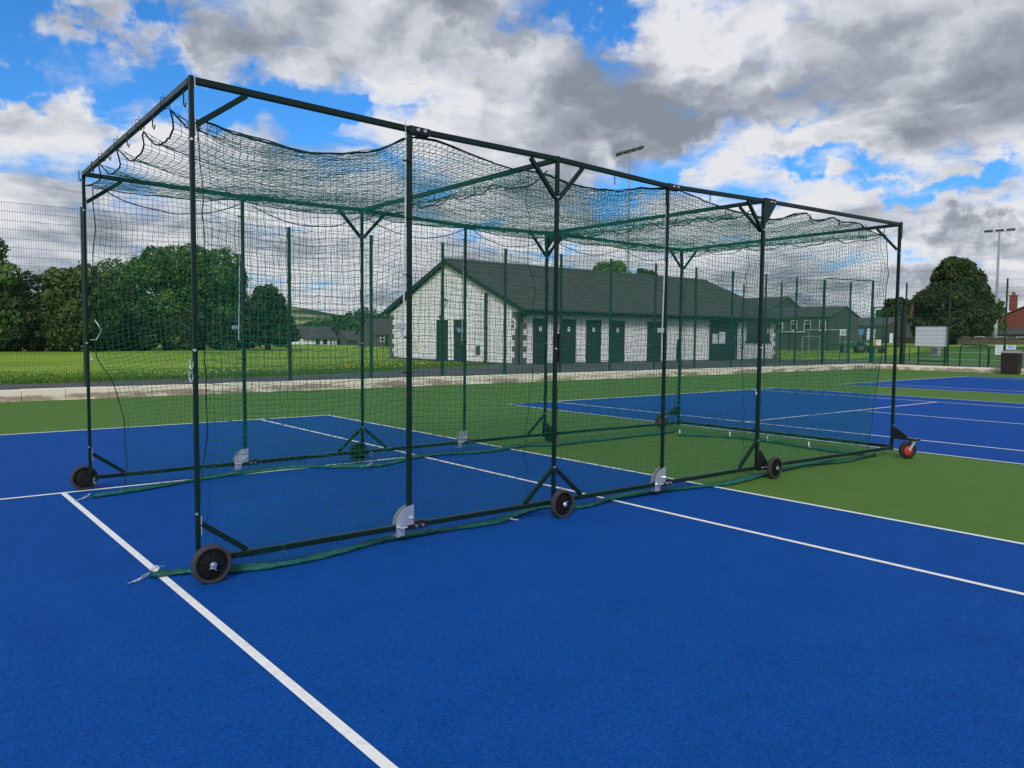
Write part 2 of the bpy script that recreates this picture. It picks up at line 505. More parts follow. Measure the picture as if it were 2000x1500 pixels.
class MB:
    def __init__(self):
        self.v, self.f = [], []

    def add(self, vs, fs):
        n = len(self.v)
        self.v += [tuple(p) for p in vs]
        self.f += [tuple(i + n for i in f) for f in fs]
        return self

    def box(self, x0, x1, y0, y1, z0, z1):
        vs = [(x, y, z) for x in (x0, x1) for y in (y0, y1) for z in (z0, z1)]
        return self.add(vs, [(0, 1, 3, 2), (4, 6, 7, 5), (0, 4, 5, 1), (2, 3, 7, 6), (0, 2, 6, 4), (1, 5, 7, 3)])

    def bar(self, p, q, w, h=None, up=(0, 0, 1)):
        p, q = Vector(p), Vector(q)
        h = h or w
        d = (q - p).normalized()
        s = d.cross(Vector(up))
        if s.length < 1e-4:
            s = d.cross(Vector((1, 0, 0)))
        s.normalize()
        u = s.cross(d).normalized()
        vs = []
        for c in (p, q):
            for a, b in ((-1, -1), (1, -1), (1, 1), (-1, 1)):
                vs.append(c + s * a * w / 2 + u * b * h / 2)
        return self.add(vs, [(3, 2, 1, 0), (4, 5, 6, 7), (0, 1, 5, 4), (1, 2, 6, 5), (2, 3, 7, 6), (3, 0, 4, 7)])

    def tube(self, pts, r, n=6, closed=False, caps=True):
        pts = [Vector(p) for p in pts]
        m = len(pts)
        rr = r if hasattr(r, '__len__') else [r] * m
        ref = None
        rings = []
        for i, p in enumerate(pts):
            a = pts[(i - 1) % m] if (closed or i > 0) else p
            b = pts[(i + 1) % m] if (closed or i < m - 1) else p
            d = (b - a)
            d = d.normalized() if d.length > 1e-9 else Vector((0, 0, 1))
            if ref is None:
                ref = d.orthogonal().normalized()
            ref = (ref - d * ref.dot(d))
            ref = ref.normalized() if ref.length > 1e-6 else d.orthogonal().normalized()
            t = d.cross(ref)
            rings.append([p + (ref * math.cos(2 * math.pi * k / n) + t * math.sin(2 * math.pi * k / n)) * rr[i] for k in range(n)])
        vs = [v for rg in rings for v in rg]
        fs = []
        for i in range(m if closed else m - 1):
            j = (i + 1) % m
            for k in range(n):
                k2 = (k + 1) % n
                fs.append((i * n + k, i * n + k2, j * n + k2, j * n + k))
        if caps and not closed:
            fs.append(tuple(range(n - 1, -1, -1)))
            fs.append(tuple((m - 1) * n + k for k in range(n)))
        return self.add(vs, fs)

    def cyl(self, p, q, r, n=12, r2=None):
        return self.tube([p, q], [r, r if r2 is None else r2], n)

    def lathe(self, prof, axis='y', n=28, c=(0, 0, 0), closed=True):
        """prof: (radius, offset along axis)"""
        vs, fs = [], []
        m = len(prof)
        for k in range(n):
            a = 2 * math.pi * k / n
            for r, o in prof:
                q = (r * math.cos(a), o, r * math.sin(a)) if axis == 'y' else ((r * math.cos(a), r * math.sin(a), o) if axis == 'z' else (o, r * math.cos(a), r * math.sin(a)))
                vs.append((q[0] + c[0], q[1] + c[1], q[2] + c[2]))
        for k in range(n):
            k2 = (k + 1) % n
            for i in range(m if closed else m - 1):
                j = (i + 1) % m
                fs.append((k * m + i, k * m + j, k2 * m + j, k2 * m + i))
        return self.add(vs, fs)

    def prism(self, poly, f0, f1):
        """poly 2-D outline; f0, f1 map it to the two faces"""
        n = len(poly)
        vs = [f0(*p) for p in poly] + [f1(*p) for p in poly]
        fs = [tuple(range(n - 1, -1, -1)), tuple(range(n, 2 * n))]
        fs += [(i, (i + 1) % n, n + (i + 1) % n, n + i) for i in range(n)]
        return self.add(vs, fs)

    def poly(self, pts):
        return self.add(pts, [tuple(range(len(pts)))])

    def build(self, name, m, parent=None, smooth=False, bevel=0.0):
        o0 = ORG.get(parent.name, Vector((0, 0, 0))) if parent else Vector((0, 0, 0))
        me = bpy.data.meshes.new(name)
        me.from_pydata([(v[0] - o0[0], v[1] - o0[1], v[2] - o0[2]) for v in self.v], [], self.f)
        return link(name, me, m, parent, smooth, bevel, o0)


def link(name, me, m, parent=None, smooth=False, bevel=0.0, o0=None):
    me.materials.append(m if not isinstance(m, str) else MT[m])
    if smooth:
        me.polygons.foreach_set('use_smooth', [True] * len(me.polygons))
    me.update()
    o = bpy.data.objects.new(name, me)
    COL.objects.link(o)
    if parent:
        o.parent = parent
    ORG[o.name] = o0 if o0 is not None else Vector((0, 0, 0))
    if bevel:
        b = o.modifiers.new('bevel', 'BEVEL')
        b.width = bevel
        b.segments = 2
        b.limit_method = 'ANGLE'
    return o


def kids(o):
    return [c for c in bpy.data.objects if c.parent == o]


def copy_part(o, parent, loc, rot=None):
    c = o.copy()
    COL.objects.link(c)
    c.parent = parent
    c.location = loc
    if rot is not None:
        c.rotation_euler = rot
    for ch in kids(o):
        d = ch.copy()
        COL.objects.link(d)
        d.parent = c
    return c


def struct(o):
    o['kind'] = 'structure'
    return o


def fast_mesh(name, V, Q):
    """mesh from numpy arrays of vertices and quads"""
    me = bpy.data.meshes.new(name)
    V = np.asarray(V, np.float32)
    Q = np.asarray(Q, np.int32)
    me.vertices.add(len(V))
    me.vertices.foreach_set('co', V.ravel())
    me.loops.add(Q.size)
    me.loops.foreach_set('vertex_index', Q.ravel())
    me.polygons.add(len(Q))
    me.polygons.foreach_set('loop_start', np.arange(0, Q.size, Q.shape[1], dtype=np.int32))
    me.update(calc_edges=True)
    return me


def catmull(pts, per=6):
    P = [np.array(p, float) for p in pts]
    P = [2 * P[0] - P[1]] + P + [2 * P[-1] - P[-2]]
    out = []
    for i in range(1, len(P) - 2):
        for k in range(per):
            t = k / per
            a, b, c, d = P[i - 1:i + 3]
            out.append(.5 * (2 * b + (c - a) * t + (2 * a - 5 * b + 4 * c - d) * t * t + (3 * b - a - 3 * c + d) * t ** 3))
    out.append(P[-2])
    return out


def smooth_noise(rng, shape, passes=3):
    a = rng.standard_normal(shape)
    for _ in range(passes):
        for ax in (0, 1):
            a = (np.roll(a, 1, ax) + 2 * a + np.roll(a, -1, ax)) / 4
    return a / (a.std() + 1e-9)


# ------------------------------------------------------------------ ground
GZ = .20          # level of paths and fields outside the courts


def rise(x, y):
    t = min(max((x - 44) / 30, 0), 1)
    return GZ - .02 + 1.0 * t * t * (3 - 2 * t)


def ground():
    xs = [-1500, -700, -300, -120, -60, -41, -20, 0, 20, 35.2, 40, 44, 48, 52, 56, 60, 64, 68, 72, 76, 90, 130, 300, 700, 1600]
    ys = [-1500, -600, -200, -80, -46, -30, -15, 0, 6.9, 12, 20, 30, 45, 60, 90, 140, 250, 500, 1000, 1700]
    m = MB()
    idx = {}
    for i, x in enumerate(xs):
        for j, y in enumerate(ys):
            idx[i, j] = len(m.v)
            m.v.append((x, y, rise(x, y)))
    for i in range(len(xs) - 1):
        for j in range(len(ys) - 1):
            if -41 <= xs[i] and xs[i + 1] <= 35.2 and -46 <= ys[j] and ys[j + 1] <= 6.9:
                continue
            m.f.append((idx[i, j], idx[i + 1, j], idx[i + 1, j + 1], idx[i, j + 1]))
    struct(m.build('ground', 'grass', smooth=True))
    # sports pitch on the right
    m = MB()
    px = [38.5, 44, 48, 52, 56, 60, 64, 68]
    for i in range(len(px) - 1):
        a, b = px[i], px[i + 1]
        m.poly([(a, -60, rise(a, 0) + .012), (b, -60, rise(b, 0) + .012), (b, 14, rise(b, 0) + .012), (a, 14, rise(a, 0) + .012)])
    struct(m.build('sports_pitch', 'turf'))
    m = MB()
    for x in (42.5, 49.0, 57.5):
        m.poly([(x, -60, rise(x, 0) + .022), (x + .14, -60, rise(x + .14, 0) + .022), (x + .14, 13.5, rise(x + .14, 0) + .022), (x, 13.5, rise(x, 0) + .022)])
    struct(m.build('pitch_lines', 'line'))
    # tarmac path behind the fence and the apron round the pavilion
    m = MB()
    e = [(-60, 9.6), (-4.35, 9.87), (-.57, 10.05), (3.77, 10.4), (6.95, 11.6), (8.57, 12.3), (12.05, 13.9), (16.9, 15.6), (16.9, 27.5), (39.3, 27.5), (39.3, 15.0), (41, 12.0), (41, 6.92)]
    m.poly([(x, y, GZ + .006 if x < 40 else rise(41, 0) + .02) for x, y in [(-60, 6.92)] + e[::1][0:] if True][:])
    struct(m.build('path', 'tarmac'))
    m = MB()
    m.poly([(35.28, -46, GZ + .004), (38.5, -46, GZ + .004), (38.5, 6.92, GZ + .004), (35.28, 6.92, GZ + .004)])
    struct(m.build('pavement', 'tarmac'))
    # court base
    m = MB()
    m.poly([(-41, -46, 0), (35.3, -46, 0), (35.3, 6.9, 0), (-41, 6.9, 0)])
    struct(m.build('court_surround', 'green'))
    # three blue courts
    lines = MB()
    for k, gx in enumerate((-10.97, 4.41, 19.2)):
        m = MB()
        m.poly([(gx, -23.77, .004), (gx + 10.97, -23.77, .004), (gx + 10.97, 0, .004), (gx, 0, .004)])
        struct(m.build('tennis_court', 'blue'))

        def ln(x0, x1, y0, y1, z=.008):
            lines.poly([(x0, y0, z), (x1, y0, z), (x1, y1, z), (x0, y1, z)])
        w = .05
        s0, s1 = gx + 1.372, gx + 10.97 - 1.372
        ln(gx, gx + 10.97, -.06, 0)
        ln(gx, gx + 10.97, -23.77, -23.71)
        for x in (gx, s0, s1 - w, gx + 10.97 - w):
            ln(x, x + w, -23.71, -.06)
        for y in (-5.485, -18.285):
            ln(s0 + w, s1 - w, y - w / 2, y + w / 2)
        c = gx + 5.485
        ln(c - w / 2, c + w / 2, -18.26, -5.51)
        ln(c - w / 2, c + w / 2, -.16, -.06)
    struct(lines.build('court_lines', 'line'))
    # kerb: separate stones in one run, with open joints
    m = MB()
    rng = random.Random(5)
    x = -41.0
    while x < 34.9:
        w = rng.uniform(.86, .96)
        dz, dy = rng.uniform(-.006, .006), rng.uniform(-.006, .006)
        m.box(x, min(x + w, 35.0), 6.60 + dy, 6.93, -.02, .262 + dz)
        x += w + .008
    y = -46.0
    while y < 6.55:
        w = rng.uniform(.86, .96)
        dz, dx = rng.uniform(-.006, .006), rng.uniform(-.006, .006)
        m.box(35.0 + dx, 35.29, y, min(y + w, 6.56), -.02, .25 + dz)
        y += w + .008
    struct(m.build('kerb', 'kerb', bevel=.012))
    # distant hills
    vs, fs = [], []
    azs = np.linspace(-1.2, 1.3, 90)
    rs = [420, 520, 620, 700, 800, 900, 1000, 1150, 1400]
    rg = np.random.default_rng(3)
    for i, a in enumerate(azs):
        ang = .040 - .030 * min(max((a - .36) / .30, 0), 1) - .012 * min(max((a - .66) / .3, 0), 1)
        ang += .0016 * math.sin(a * 23) + .0011 * math.sin(a * 61 + 1)
        for r in rs:
            t = min(max((r - 420) / 480, 0), 1)
            h = -4 + (900 * ang + 3.5) * t * t * (3 - 2 * t)
            vs.append((r * math.sin(a) - 6.9, r * math.cos(a) - 14, h + (rg.random() - .5) * 1.0))
    m = MB()
    nr = len(rs)
    for i in range(len(azs) - 1):
        for j in range(nr - 1):
            fs.append((i * nr + j, i * nr + j + 1, (i + 1) * nr + j + 1, (i + 1) * nr + j))
    m.add(vs, fs)
    hm = mnoise(mat('hill_cover', (.05, .08, .05), .9, .1), [(.34, (.022, .048, .045)), (.45, (.035, .068, .052)), (.50, (.12, .16, .07)), (.56, (.34, .35, .15)), (.68, (.20, .25, .10)), (.75, (.06, .10, .06))], .011, 7, .6, mapscale=(.5, .5, 7))
    struct(m.build('hills', hm, smooth=True))


ground()


# ------------------------------------------------------------------ trees
def leaf_cloud(lobes, n, size, seed, flat=.0):
    """n leaf quads spread through the outer shell of a set of ellipsoids"""
    rng = np.random.default_rng(seed)
    Lb = np.array(lobes, float)
    wts = (Lb[:, 3] * Lb[:, 4] + Lb[:, 3] * Lb[:, 5] + Lb[:, 4] * Lb[:, 5])
    pick = rng.choice(len(Lb), n * 2, p=wts / wts.sum())
    d = rng.standard_normal((n * 2, 3))
    d /= np.linalg.norm(d, axis=1)[:, None]
    rad = 1.04 - np.abs(rng.normal(0, .20, n * 2))
    rad += .05 * rng.standard_normal(n * 2) + .16 * (rng.random(n * 2) < .05) * rng.random(n * 2)
    P = Lb[pick, :3] + d * Lb[pick, 3:6] * rad[:, None]
    # drop most of what lies deep inside another lobe
    dep = np.full(n * 2, 9.0)
    for b in Lb:
        q = np.linalg.norm((P - b[:3]) / b[3:6], axis=1)
        dep = np.minimum(dep, q)
    keep = (dep > .70) | (rng.random(n * 2) < .22)
    P, d = P[keep][:n], d[keep][:n]
    n = len(P)
    nor = d * .9 + rng.standard_normal((n, 3)) * .8 + np.array([0, 0, .25])
    nor /= np.linalg.norm(nor, axis=1)[:, None]
    a = np.cross(nor, rng.standard_normal((n, 3)))
    a /= np.linalg.norm(a, axis=1)[:, None] + 1e-9
    b = np.cross(nor, a)
    s = size * rng.uniform(.55, 1.35, n)[:, None]
    V = np.stack([P - a * s, P - b * s * .55 + a * s * .1, P + a * s, P + b * s * .55 + a * s * .1], 1).reshape(-1, 3)
    Q = np.arange(n * 4).reshape(-1, 4)
    return V, Q


def auto_lobes(main, n, rng, k=(.20, .42), low=-.75):
    """small lobes over a set of main ellipsoids"""
    out = []
    for c in main:
        out.append((c[0], c[1], c[2], c[3] * .82, c[4] * .82, c[5] * .82))
        for _ in range(n):
            while True:
                d = Vector((rng.gauss(0, 1), rng.gauss(0, 1), rng.gauss(0, 1))).normalized()
                if d.z > low:
                    break
            q = rng.uniform(*k)
            m = min(c[3], c[4], c[5])
            out.append((c[0] + d.x * c[3] * .85, c[1] + d.y * c[4] * .85, c[2] + d.z * c[5] * .85, q * m * 1.1, q * m * 1.1, q * m * .95))
    return out


def tree(name, label, cat, base, main, nleaf, size, m, trunk, seed, group=None, nl=14):
    rng = random.Random(seed)
    t = thing(name, label, cat, base, group)
    lobes = auto_lobes(main, nl, rng)
    V, Q = leaf_cloud(lobes, nleaf, size, seed)
    link('crown', fast_mesh('crown', V, Q), m, t, o0=Vector(base))
    h, r = trunk
    b = MB()
    pts = [(0, 0, -.1), (rng.uniform(-.1, .1), rng.uniform(-.1, .1), h * .5), (rng.uniform(-.2, .2), rng.uniform(-.2, .2), h)]
    b.tube(pts, [r * 1.25, r * .9, r * .5], 9)
    for c in lobes[::max(1, len(lobes) // 9)]:
        q0 = Vector(pts[1]).lerp(Vector(pts[2]), rng.uniform(.2, 1))
        q1 = Vector(c[:3])
        md = q0.lerp(q1, .5) + Vector((rng.uniform(-.3, .3), rng.uniform(-.3, .3), .3))
        b.tube([q0, md, q1], [r * .45, r * .28, r * .1], 6)
    b.v = [(x + base[0], y + base[1], z + base[2]) for x, y, z in b.v]
    b.build('trunk', 'bark', t, smooth=True)
    return t


def trees():
    G = 'trees along the far edge of the field'
    tree('broadleaf_tree', 'very large round topped green tree, widest crown beyond the field', 'tree', (14.9, 59.2, GZ),
         [(1.6, -.4, 5.0, 3.8, 3.6, 4.2), (-2.6, .6, 4.7, 4.0, 3.6, 3.9), (-.4, 1, 5.5, 3.8, 3.6, 3.2), (3.2, -.6, 3.6, 2.6, 2.6, 3.4), (-4.8, 1.2, 3.0, 2.5, 2.6, 3.0)], 42000, .16, MT['leaf'], (4.5, .38), 11, G, 24)
    tree('broadleaf_tree', 'smaller dark tree with a pointed top right of the very large round tree', 'tree', (19.3, 51.1, GZ),
         [(0, 0, 2.9, 1.9, 1.9, 2.7), (.9, -.3, 1.9, 1.6, 1.6, 1.9), (-1.2, .2, 2.0, 1.4, 1.4, 2.1), (.1, 0, 4.6, 1.0, 1.0, 1.1)], 11000, .17, MT['leaf_dark'], (2.6, .2), 12, G, 12)
    tree('broadleaf_tree', 'mid green tree with a ragged top left of the very large round tree', 'tree', (8.6, 57, GZ),
         [(-.6, 0, 3.3, 2.0, 2.2, 2.7), (1.0, 0, 2.2, 2.0, 2.0, 2.3), (-1.8, .3, 2.6, 1.9, 1.9, 2.5)], 12000, .19, MT['leaf_olive'], (3.4, .26), 13, G, 13)
    tree('broadleaf_tree', 'olive green tree with a smooth dome seen left of the cage corner post', 'tree', (4.6, 49.5, GZ),
         [(0, 0, 3.6, 2.0, 2.0, 2.9), (1.3, .5, 2.6, 1.8, 1.8, 2.6), (-.9, -.4, 2.3, 1.8, 1.8, 2.5)], 11000, .17, MT['leaf_olive'], (2.8, .22), 14, G, 12)
    tree('broadleaf_tree', 'dark green tree in the row, just left of the olive dome tree', 'tree', (2.0, 50.5, GZ),
         [(0, 0, 3.3, 1.9, 1.9, 2.6), (-1.2, 0, 2.3, 1.6, 1.7, 2.4), (1.0, .3, 2.0, 1.6, 1.6, 2.2)], 9000, .17, MT['leaf_dark'], (2.6, .22), 15, G, 12)
    tree('broadleaf_tree', 'tallest tree at the left picture edge, thin top with sparse twigs', 'tree', (-.8, 50, GZ),
         [(0, 0, 4.3, 1.9, 2.0, 3.6), (-1.7, 0, 4.4, 2.0, 2.0, 3.6), (.6, 0, 2.2, 1.7, 1.7, 2.2), (-3.6, .5, 4.0, 2.4, 2.2, 3.6)], 13000, .18, MT['leaf'], (3.8, .28), 16, G, 12)
    tree('bush', 'dark low bush filling the gap under the row of trees', 'bush', (6.6, 51.5, GZ),
         [(0, 0, 1.3, 2.2, 1.6, 1.6), (-3.0, 0, 1.1, 2.0, 1.4, 1.4), (2.8, .6, 1.4, 2.2, 1.6, 1.7), (6.0, .8, 1.3, 2.4, 1.6, 1.6), (9.4, .6, 1.2, 2.4, 1.6, 1.5), (-6.0, 0, 1.2, 2.2, 1.5, 1.5), (-9.0, .4, 1.2, 2.2, 1.5, 1.5)], 20000, .17, MT['leaf_dark'], (1.0, .1), 17, None, 10)
    tree('broadleaf_tree', 'big dense dark green tree right of the cage, behind the notice board', 'tree', (72.0, 17.5, 1.0),
         [(0, -.1, 3.3, 3.2, 2.9, 2.8), (0, 0, 5.0, 2.5, 2.35, 2.3), (0, 0, 6.4, 1.8, 1.6, 1.6), (0, 1.7, 2.2, 2.2, 1.6, 1.7), (0, -1.7, 2.6, 2.2, 1.5, 1.9), (.2, .2, 7.5, .8, .75, .8)], 42000, .155, MT['leaf_dark'], (3.2, .34), 18, None, 26)
    tree('broadleaf_tree', 'round green treetop showing above the pavilion roof', 'tree', (57.6, 48.6, GZ),
         [(0, 0, 8.0, 2.2, 2.2, 2.1), (-.8, 1, 6.6, 2.2, 2.0, 2.2), (.9, -.8, 6.6, 1.8, 1.8, 1.8)], 6000, .26, MT['leaf'], (6.5, .3), 19, None, 9)
    tree('broadleaf_tree', 'small green treetop beside the tall floodlight mast above the roof', 'tree', (60.2, 45.4, GZ),
         [(0, 0, 7.6, 1.5, 1.5, 1.4), (.4, -.6, 6.6, 1.4, 1.4, 1.4)], 3000, .26, MT['leaf_dark'], (6.0, .25), 20, None, 8)
    tree('bush', 'yellowish green bush between the big tree and the red brick house', 'bush', (98.0, 24.2, 1.1),
         [(0, 0, 2.4, 2.0, 2.2, 2.2), (0, -.6, 4.4, 1.4, 1.4, 1.4)], 3000, .28, MT['leaf_bright'], (1.6, .12), 21, None, 8)
    tree('broadleaf_tree', 'small dark tree behind the gap right of the grey terrace', 'tree', (84.0, 28.5, 1.1),
         [(0, 0, 3.4, 1.6, 1.8, 1.7), (.3, 1.0, 2.6, 1.4, 1.5, 1.6)], 2600, .28, MT['leaf_dark'], (2.6, .18), 22, None, 8)
    # woodland on the near hillside: one mass
    rng = random.Random(9)
    lobes = []
    for i in range(170):
        a = rng.uniform(.33, .62)
        D = rng.uniform(175, 270)
        t = min(max((a - .40) / .10, 0), 1)
        top = 2.2 + 6.6 * t * t * (3 - 2 * t) * (D - 150) / 110
        lobes.append((-6.9 + D * math.sin(a), -14 + D * math.cos(a), top * rng.uniform(.72, .95) - 1.2, 4.2, 4.2, rng.uniform(2.2, 3.4)))
    V, Q = leaf_cloud(lobes, 30000, .55, 31)
    o = link('woodland', fast_mesh('woodland', V, Q), MT['leaf_far'])
    tag(o, 'mass of dark green woodland on the low hill beyond the bungalow', 'woodland', kind='stuff')


trees()


def meadow():
    """short grass tufts beside the path and the flowers in them"""
    rng = np.random.default_rng(8)
    n = 26000
    x = rng.uniform(-9, 16, n)
    yb = np.interp(x, [-9, -4.35, -.57, 3.77, 6.95, 8.57, 12.05, 16], [9.75, 9.87, 10.05, 10.4, 11.6, 12.3, 13.9, 15.2])
    y = yb + np.abs(rng.normal(0, 3.2, n)) - .06
    h = rng.uniform(.04, .12, n) * (1 - .3 * rng.random(n))
    a = rng.uniform(0, 6.28, n)
    w = .012
    ca, sa = np.cos(a) * w, np.sin(a) * w
    tx, ty = rng.normal(0, .03, n), rng.normal(0, .03, n)
    z = np.full(n, GZ - .03)
    V = np.stack([np.stack([x - ca, y - sa, z], 1), np.stack([x + ca, y + sa, z], 1), np.stack([x + tx + ca * .3, y + ty + sa * .3, z + h], 1), np.stack([x + tx - ca * .3, y + ty - sa * .3, z + h], 1)], 1).reshape(-1, 3)
    o = link('grass', fast_mesh('grass', V, np.arange(n * 4).reshape(-1, 4)), leaf_mat('grass_blades', (.032, .095, .007), (.068, .15, .011), (.12, .21, .02), .5))
    tag(o, 'short green grass growing along the edge of the tarmac path', 'grass', kind='stuff')
    for nm, mm, c, lab in (('yellow_flowers', 'flower_y', [(9.2, 15.2, 1.9, 1.2, 240), (12.8, 16.6, 1.6, .9, 110)], 'scatter of yellow wild flowers in the grass near the white gable'),
                           ('white_flowers', 'flower_w', [(2.2, 12.6, 1.3, .7, 70)], 'scatter of small white clover flowers in the grass near the path')):
        Vs = []
        for cx, cy, sx, sy, k in c:
            px, py = rng.normal(cx, sx, k), rng.normal(cy, sy, k)
            hz = GZ + rng.uniform(.06, .14, k)
            s = rng.uniform(.008, .019, k)
            for i in range(k):
                for q in ((-1, -1), (1, -1), (1, 1), (-1, 1)):
                    Vs.append((px[i] + q[0] * s[i], py[i] + q[1] * s[i] * .7, hz[i] + q[1] * s[i] * .7))
        o = link(nm, fast_mesh(nm, np.array(Vs), np.arange(len(Vs)).reshape(-1, 4)), mm)
        tag(o, lab, 'wild flowers', kind='stuff')


meadow()


# ------------------------------------------------------------------ mesh fences
PW, FTOP = 2.57, 4.52


def panel_mesh(width, z0, z1, name='mesh_panel'):
    m = MB()
    n = int(round(width / .05))
    for i in range(n + 1):
        x = i * width / n
        m.bar((x, 0, z0), (x, 0, z1), .0044)
    k = int(round((z1 - z0) / .2))
    for j in range(k + 1):
        z = z0 + (z1 - z0) * j / k
        for s in (-.006, .006):
            m.bar((0, s, z), (width, s, z), .0055)
    return m


def fence_run(label, pts, group, top=FTOP, z0=None, posts=None):
    """pts: post positions; one fence with posts and panels as parts"""
    z0 = GZ if z0 is None else z0
    t = thing('mesh_fence', label, 'fence', (pts[0][0], pts[0][1], z0), group)
    o = Vector((pts[0][0], pts[0][1], z0))
    post = MB()
    post.box(-.04, .04, -.03, .03, -.1, top - z0)
    post.box(-.044, .044, -.034, .034, top - z0, top - z0 + .015)
    for zz in np.arange(.3, top - z0 - .1, .6):
        post.box(-.036, .036, -.045, -.03, zz, zz + .05)
    first = None
    proto = {}
    for i, p in enumerate(pts):
        loc = (p[0] - o.x, p[1] - o.y, 0)
        if first is None:
            first = post.build('post', 'fence')
            first.parent = t
        else:
            copy_part(first, t, loc)
        if i + 1 < len(pts):
            q = pts[i + 1]
            wd = math.hypot(q[0] - p[0], q[1] - p[1])
            ang = math.atan2(q[1] - p[1], q[0] - p[0])
            key = round(wd, 2)
            off = (loc[0] - math.sin(ang) * -.045, loc[1] + math.cos(ang) * -.045 * 0 + .0, 0)
            nrm = (-math.sin(ang) * .045, math.cos(ang) * .045)
            off = (loc[0] + nrm[0], loc[1] + nrm[1], 0)
            if key not in proto:
                proto[key] = panel_mesh(wd, .06, top - z0 - .03).build('mesh_panel', 'fence')
                proto[key].parent = t
                proto[key].location = off
                proto[key].rotation_euler = (0, 0, ang)
            else:
                copy_part(proto[key], t, off, (0, 0, ang))
    return t


def fences():
    xs = [-2.90 + PW * k for k in range(-5, 15)]
    fence_run('long green mesh fence in front of the pavilion and field', [(x, 7.0) for x in xs], 'green mesh fences')
    fence_run('green mesh fence on the right with the white board on it', [(35.33, y) for y in (5.15, 2.98, .42, -2.15, -4.7, -7.3, -9.9)], 'green mesh fences')
    fence_run('green mesh fence running back towards the right end of the pavilion', [(33.0, 8.46), (33.15, 11.1), (33.3, 13.7)], 'green mesh fences', top=4.75)
    # gate in the far corner
    g = thing('mesh_gate', 'tall green mesh gate with thick black posts at the fence corner', 'gate', (35.33, 6.0, GZ))
    for y, s, h in ((6.95, .10, 4.75), (5.28, .10, 3.35)):
        m = MB()
        m.box(35.33 - s / 2, 35.33 + s / 2, y - s / 2, y + s / 2, .1, h)
        m.build('gate_post', 'black' if y < 6 else 'fence', g)
    m = MB()
    for y in (6.85, 5.38, 6.16, 6.10):
        m.box(35.31, 35.35, y - .02, y + .02, .3, 3.3)
    for z in (.3, 1.60, 3.28):
        for a, b in ((5.40, 6.08), (6.18, 6.83)):
            m.box(35.308, 35.352, a, b, z - .02, z + .02)
    m.build('gate_frame', 'fence', g)
    m = panel_mesh(1.40, .35, 3.25)
    m.v = [(35.33 + y, 5.40 + x, z) for x, y, z in m.v]
    m.build('mesh_infill', 'fence', g)
    m = MB()
    m.box(35.2, 35.29, 5.42, 5.6, 1.15, 1.35)
    m.build('lock_box', 'black', g)
    # header rail in the long fence
    m = MB()
    m.bar((30.5, 6.93, 4.60), (35.33, 6.93, 4.72), .05)
    o = m.build('header_rail', 'fence')
    tag(o, 'slim green rail along the fence top beside the corner gate', 'rail')
    # low gate and hoops behind the white board
    g = thing('low_gate', 'low green gate under the white board', 'gate', (36.3, 4.0, GZ))
    m = MB()
    m.tube([(36.3, 4.85, .2), (36.3, 4.85, 1.35), (36.3, 3.45, 1.35), (36.3, 3.45, .45), (36.3, 4.85, .45)], .035, 8)
    m.build('frame', 'fence', g)
    m = panel_mesh(1.36, .48, 1.33)
    m.v = [(36.3 + y, 3.47 + x, z) for x, y, z in m.v]
    m.build('mesh_infill', 'fence', g)
    for k, (y0, y1, lab) in enumerate(((1.72, 3.05, 'low green hoop barrier between the white board and the small white sign'), (-2.6, -1.2, 'low green hoop barrier to the right of the brown bin'))):
        m = MB()
        m.tube(catmull([(37.0, y0, .15), (37.0, y0, 1.1), (37.0, y0 + .06, 1.26), (37.0, y0 + .2, 1.32), (37.0, y1 - .2, 1.32), (37.0, y1 - .06, 1.26), (37.0, y1, 1.1), (37.0, y1, .15)], 4), .032, 8)
        m.cyl((37.0, y0 + .38, .15), (37.0, y0 + .38, 1.32), .03, 8)
        tag(m.build('hoop_barrier', 'fence', smooth=True), lab, 'barrier', 'hoop barriers by the pitch')
    # pitch rail, seen in the distance
    p = thing('pitch_rail', 'low dark green rail running along the near side of the pitch', 'rail', (41.8, 0, GZ))
    for y in np.arange(-12, 14, 2.2):
        m = MB()
        m.cyl((41.8, y, .1), (41.8, y, 1.15), .028, 8)
        m.build('rail_post', 'fence', p)
    m = MB()
    m.cyl((41.8, -12, 1.15), (41.8, 13, 1.15), .024, 8)
    m.build('top_rail', 'fence', p)


fences()


def sheet(name, label, cat, x, y0, y1, z0, z1, m='paper', th=.008, parent=None, group=None):
    b = MB()
    b.box(x - th, x, min(y0, y1), max(y0, y1), z0, z1)
    o = b.build(name, m, parent)
    if not parent:
        tag(o, label, cat, group)
    return o


def writing(txt, size, loc, rot, m, parent, name='lettering', depth=.004):
    cu = bpy.data.curves.new(name, 'FONT')
    cu.body = txt
    cu.size = size
    cu.extrude = depth
    cu.offset = .012
    cu.align_x = 'CENTER'
    cu.align_y = 'CENTER'
    tmp = bpy.data.objects.new('tmp', cu)
    COL.objects.link(tmp)
    dg = bpy.context.evaluated_depsgraph_get()
    me = bpy.data.meshes.new_from_object(tmp.evaluated_get(dg))
    bpy.data.objects.remove(tmp)
    me.materials.clear()
    o0 = ORG[parent.name]
    mw = Matrix.Translation(Vector(loc) - o0) @ rot.to_4x4()
    me.transform(mw)
    me.name = name
    return link(name, me, m, parent, o0=o0)


ROT_FRONT = Matrix(((1, 0, 0), (0, 0, -1), (0, 1, 0)))        # text facing -Y
ROT_LEFT = Matrix(((0, 0, -1), (-1, 0, 0), (0, 1, 0)))        # text facing -X


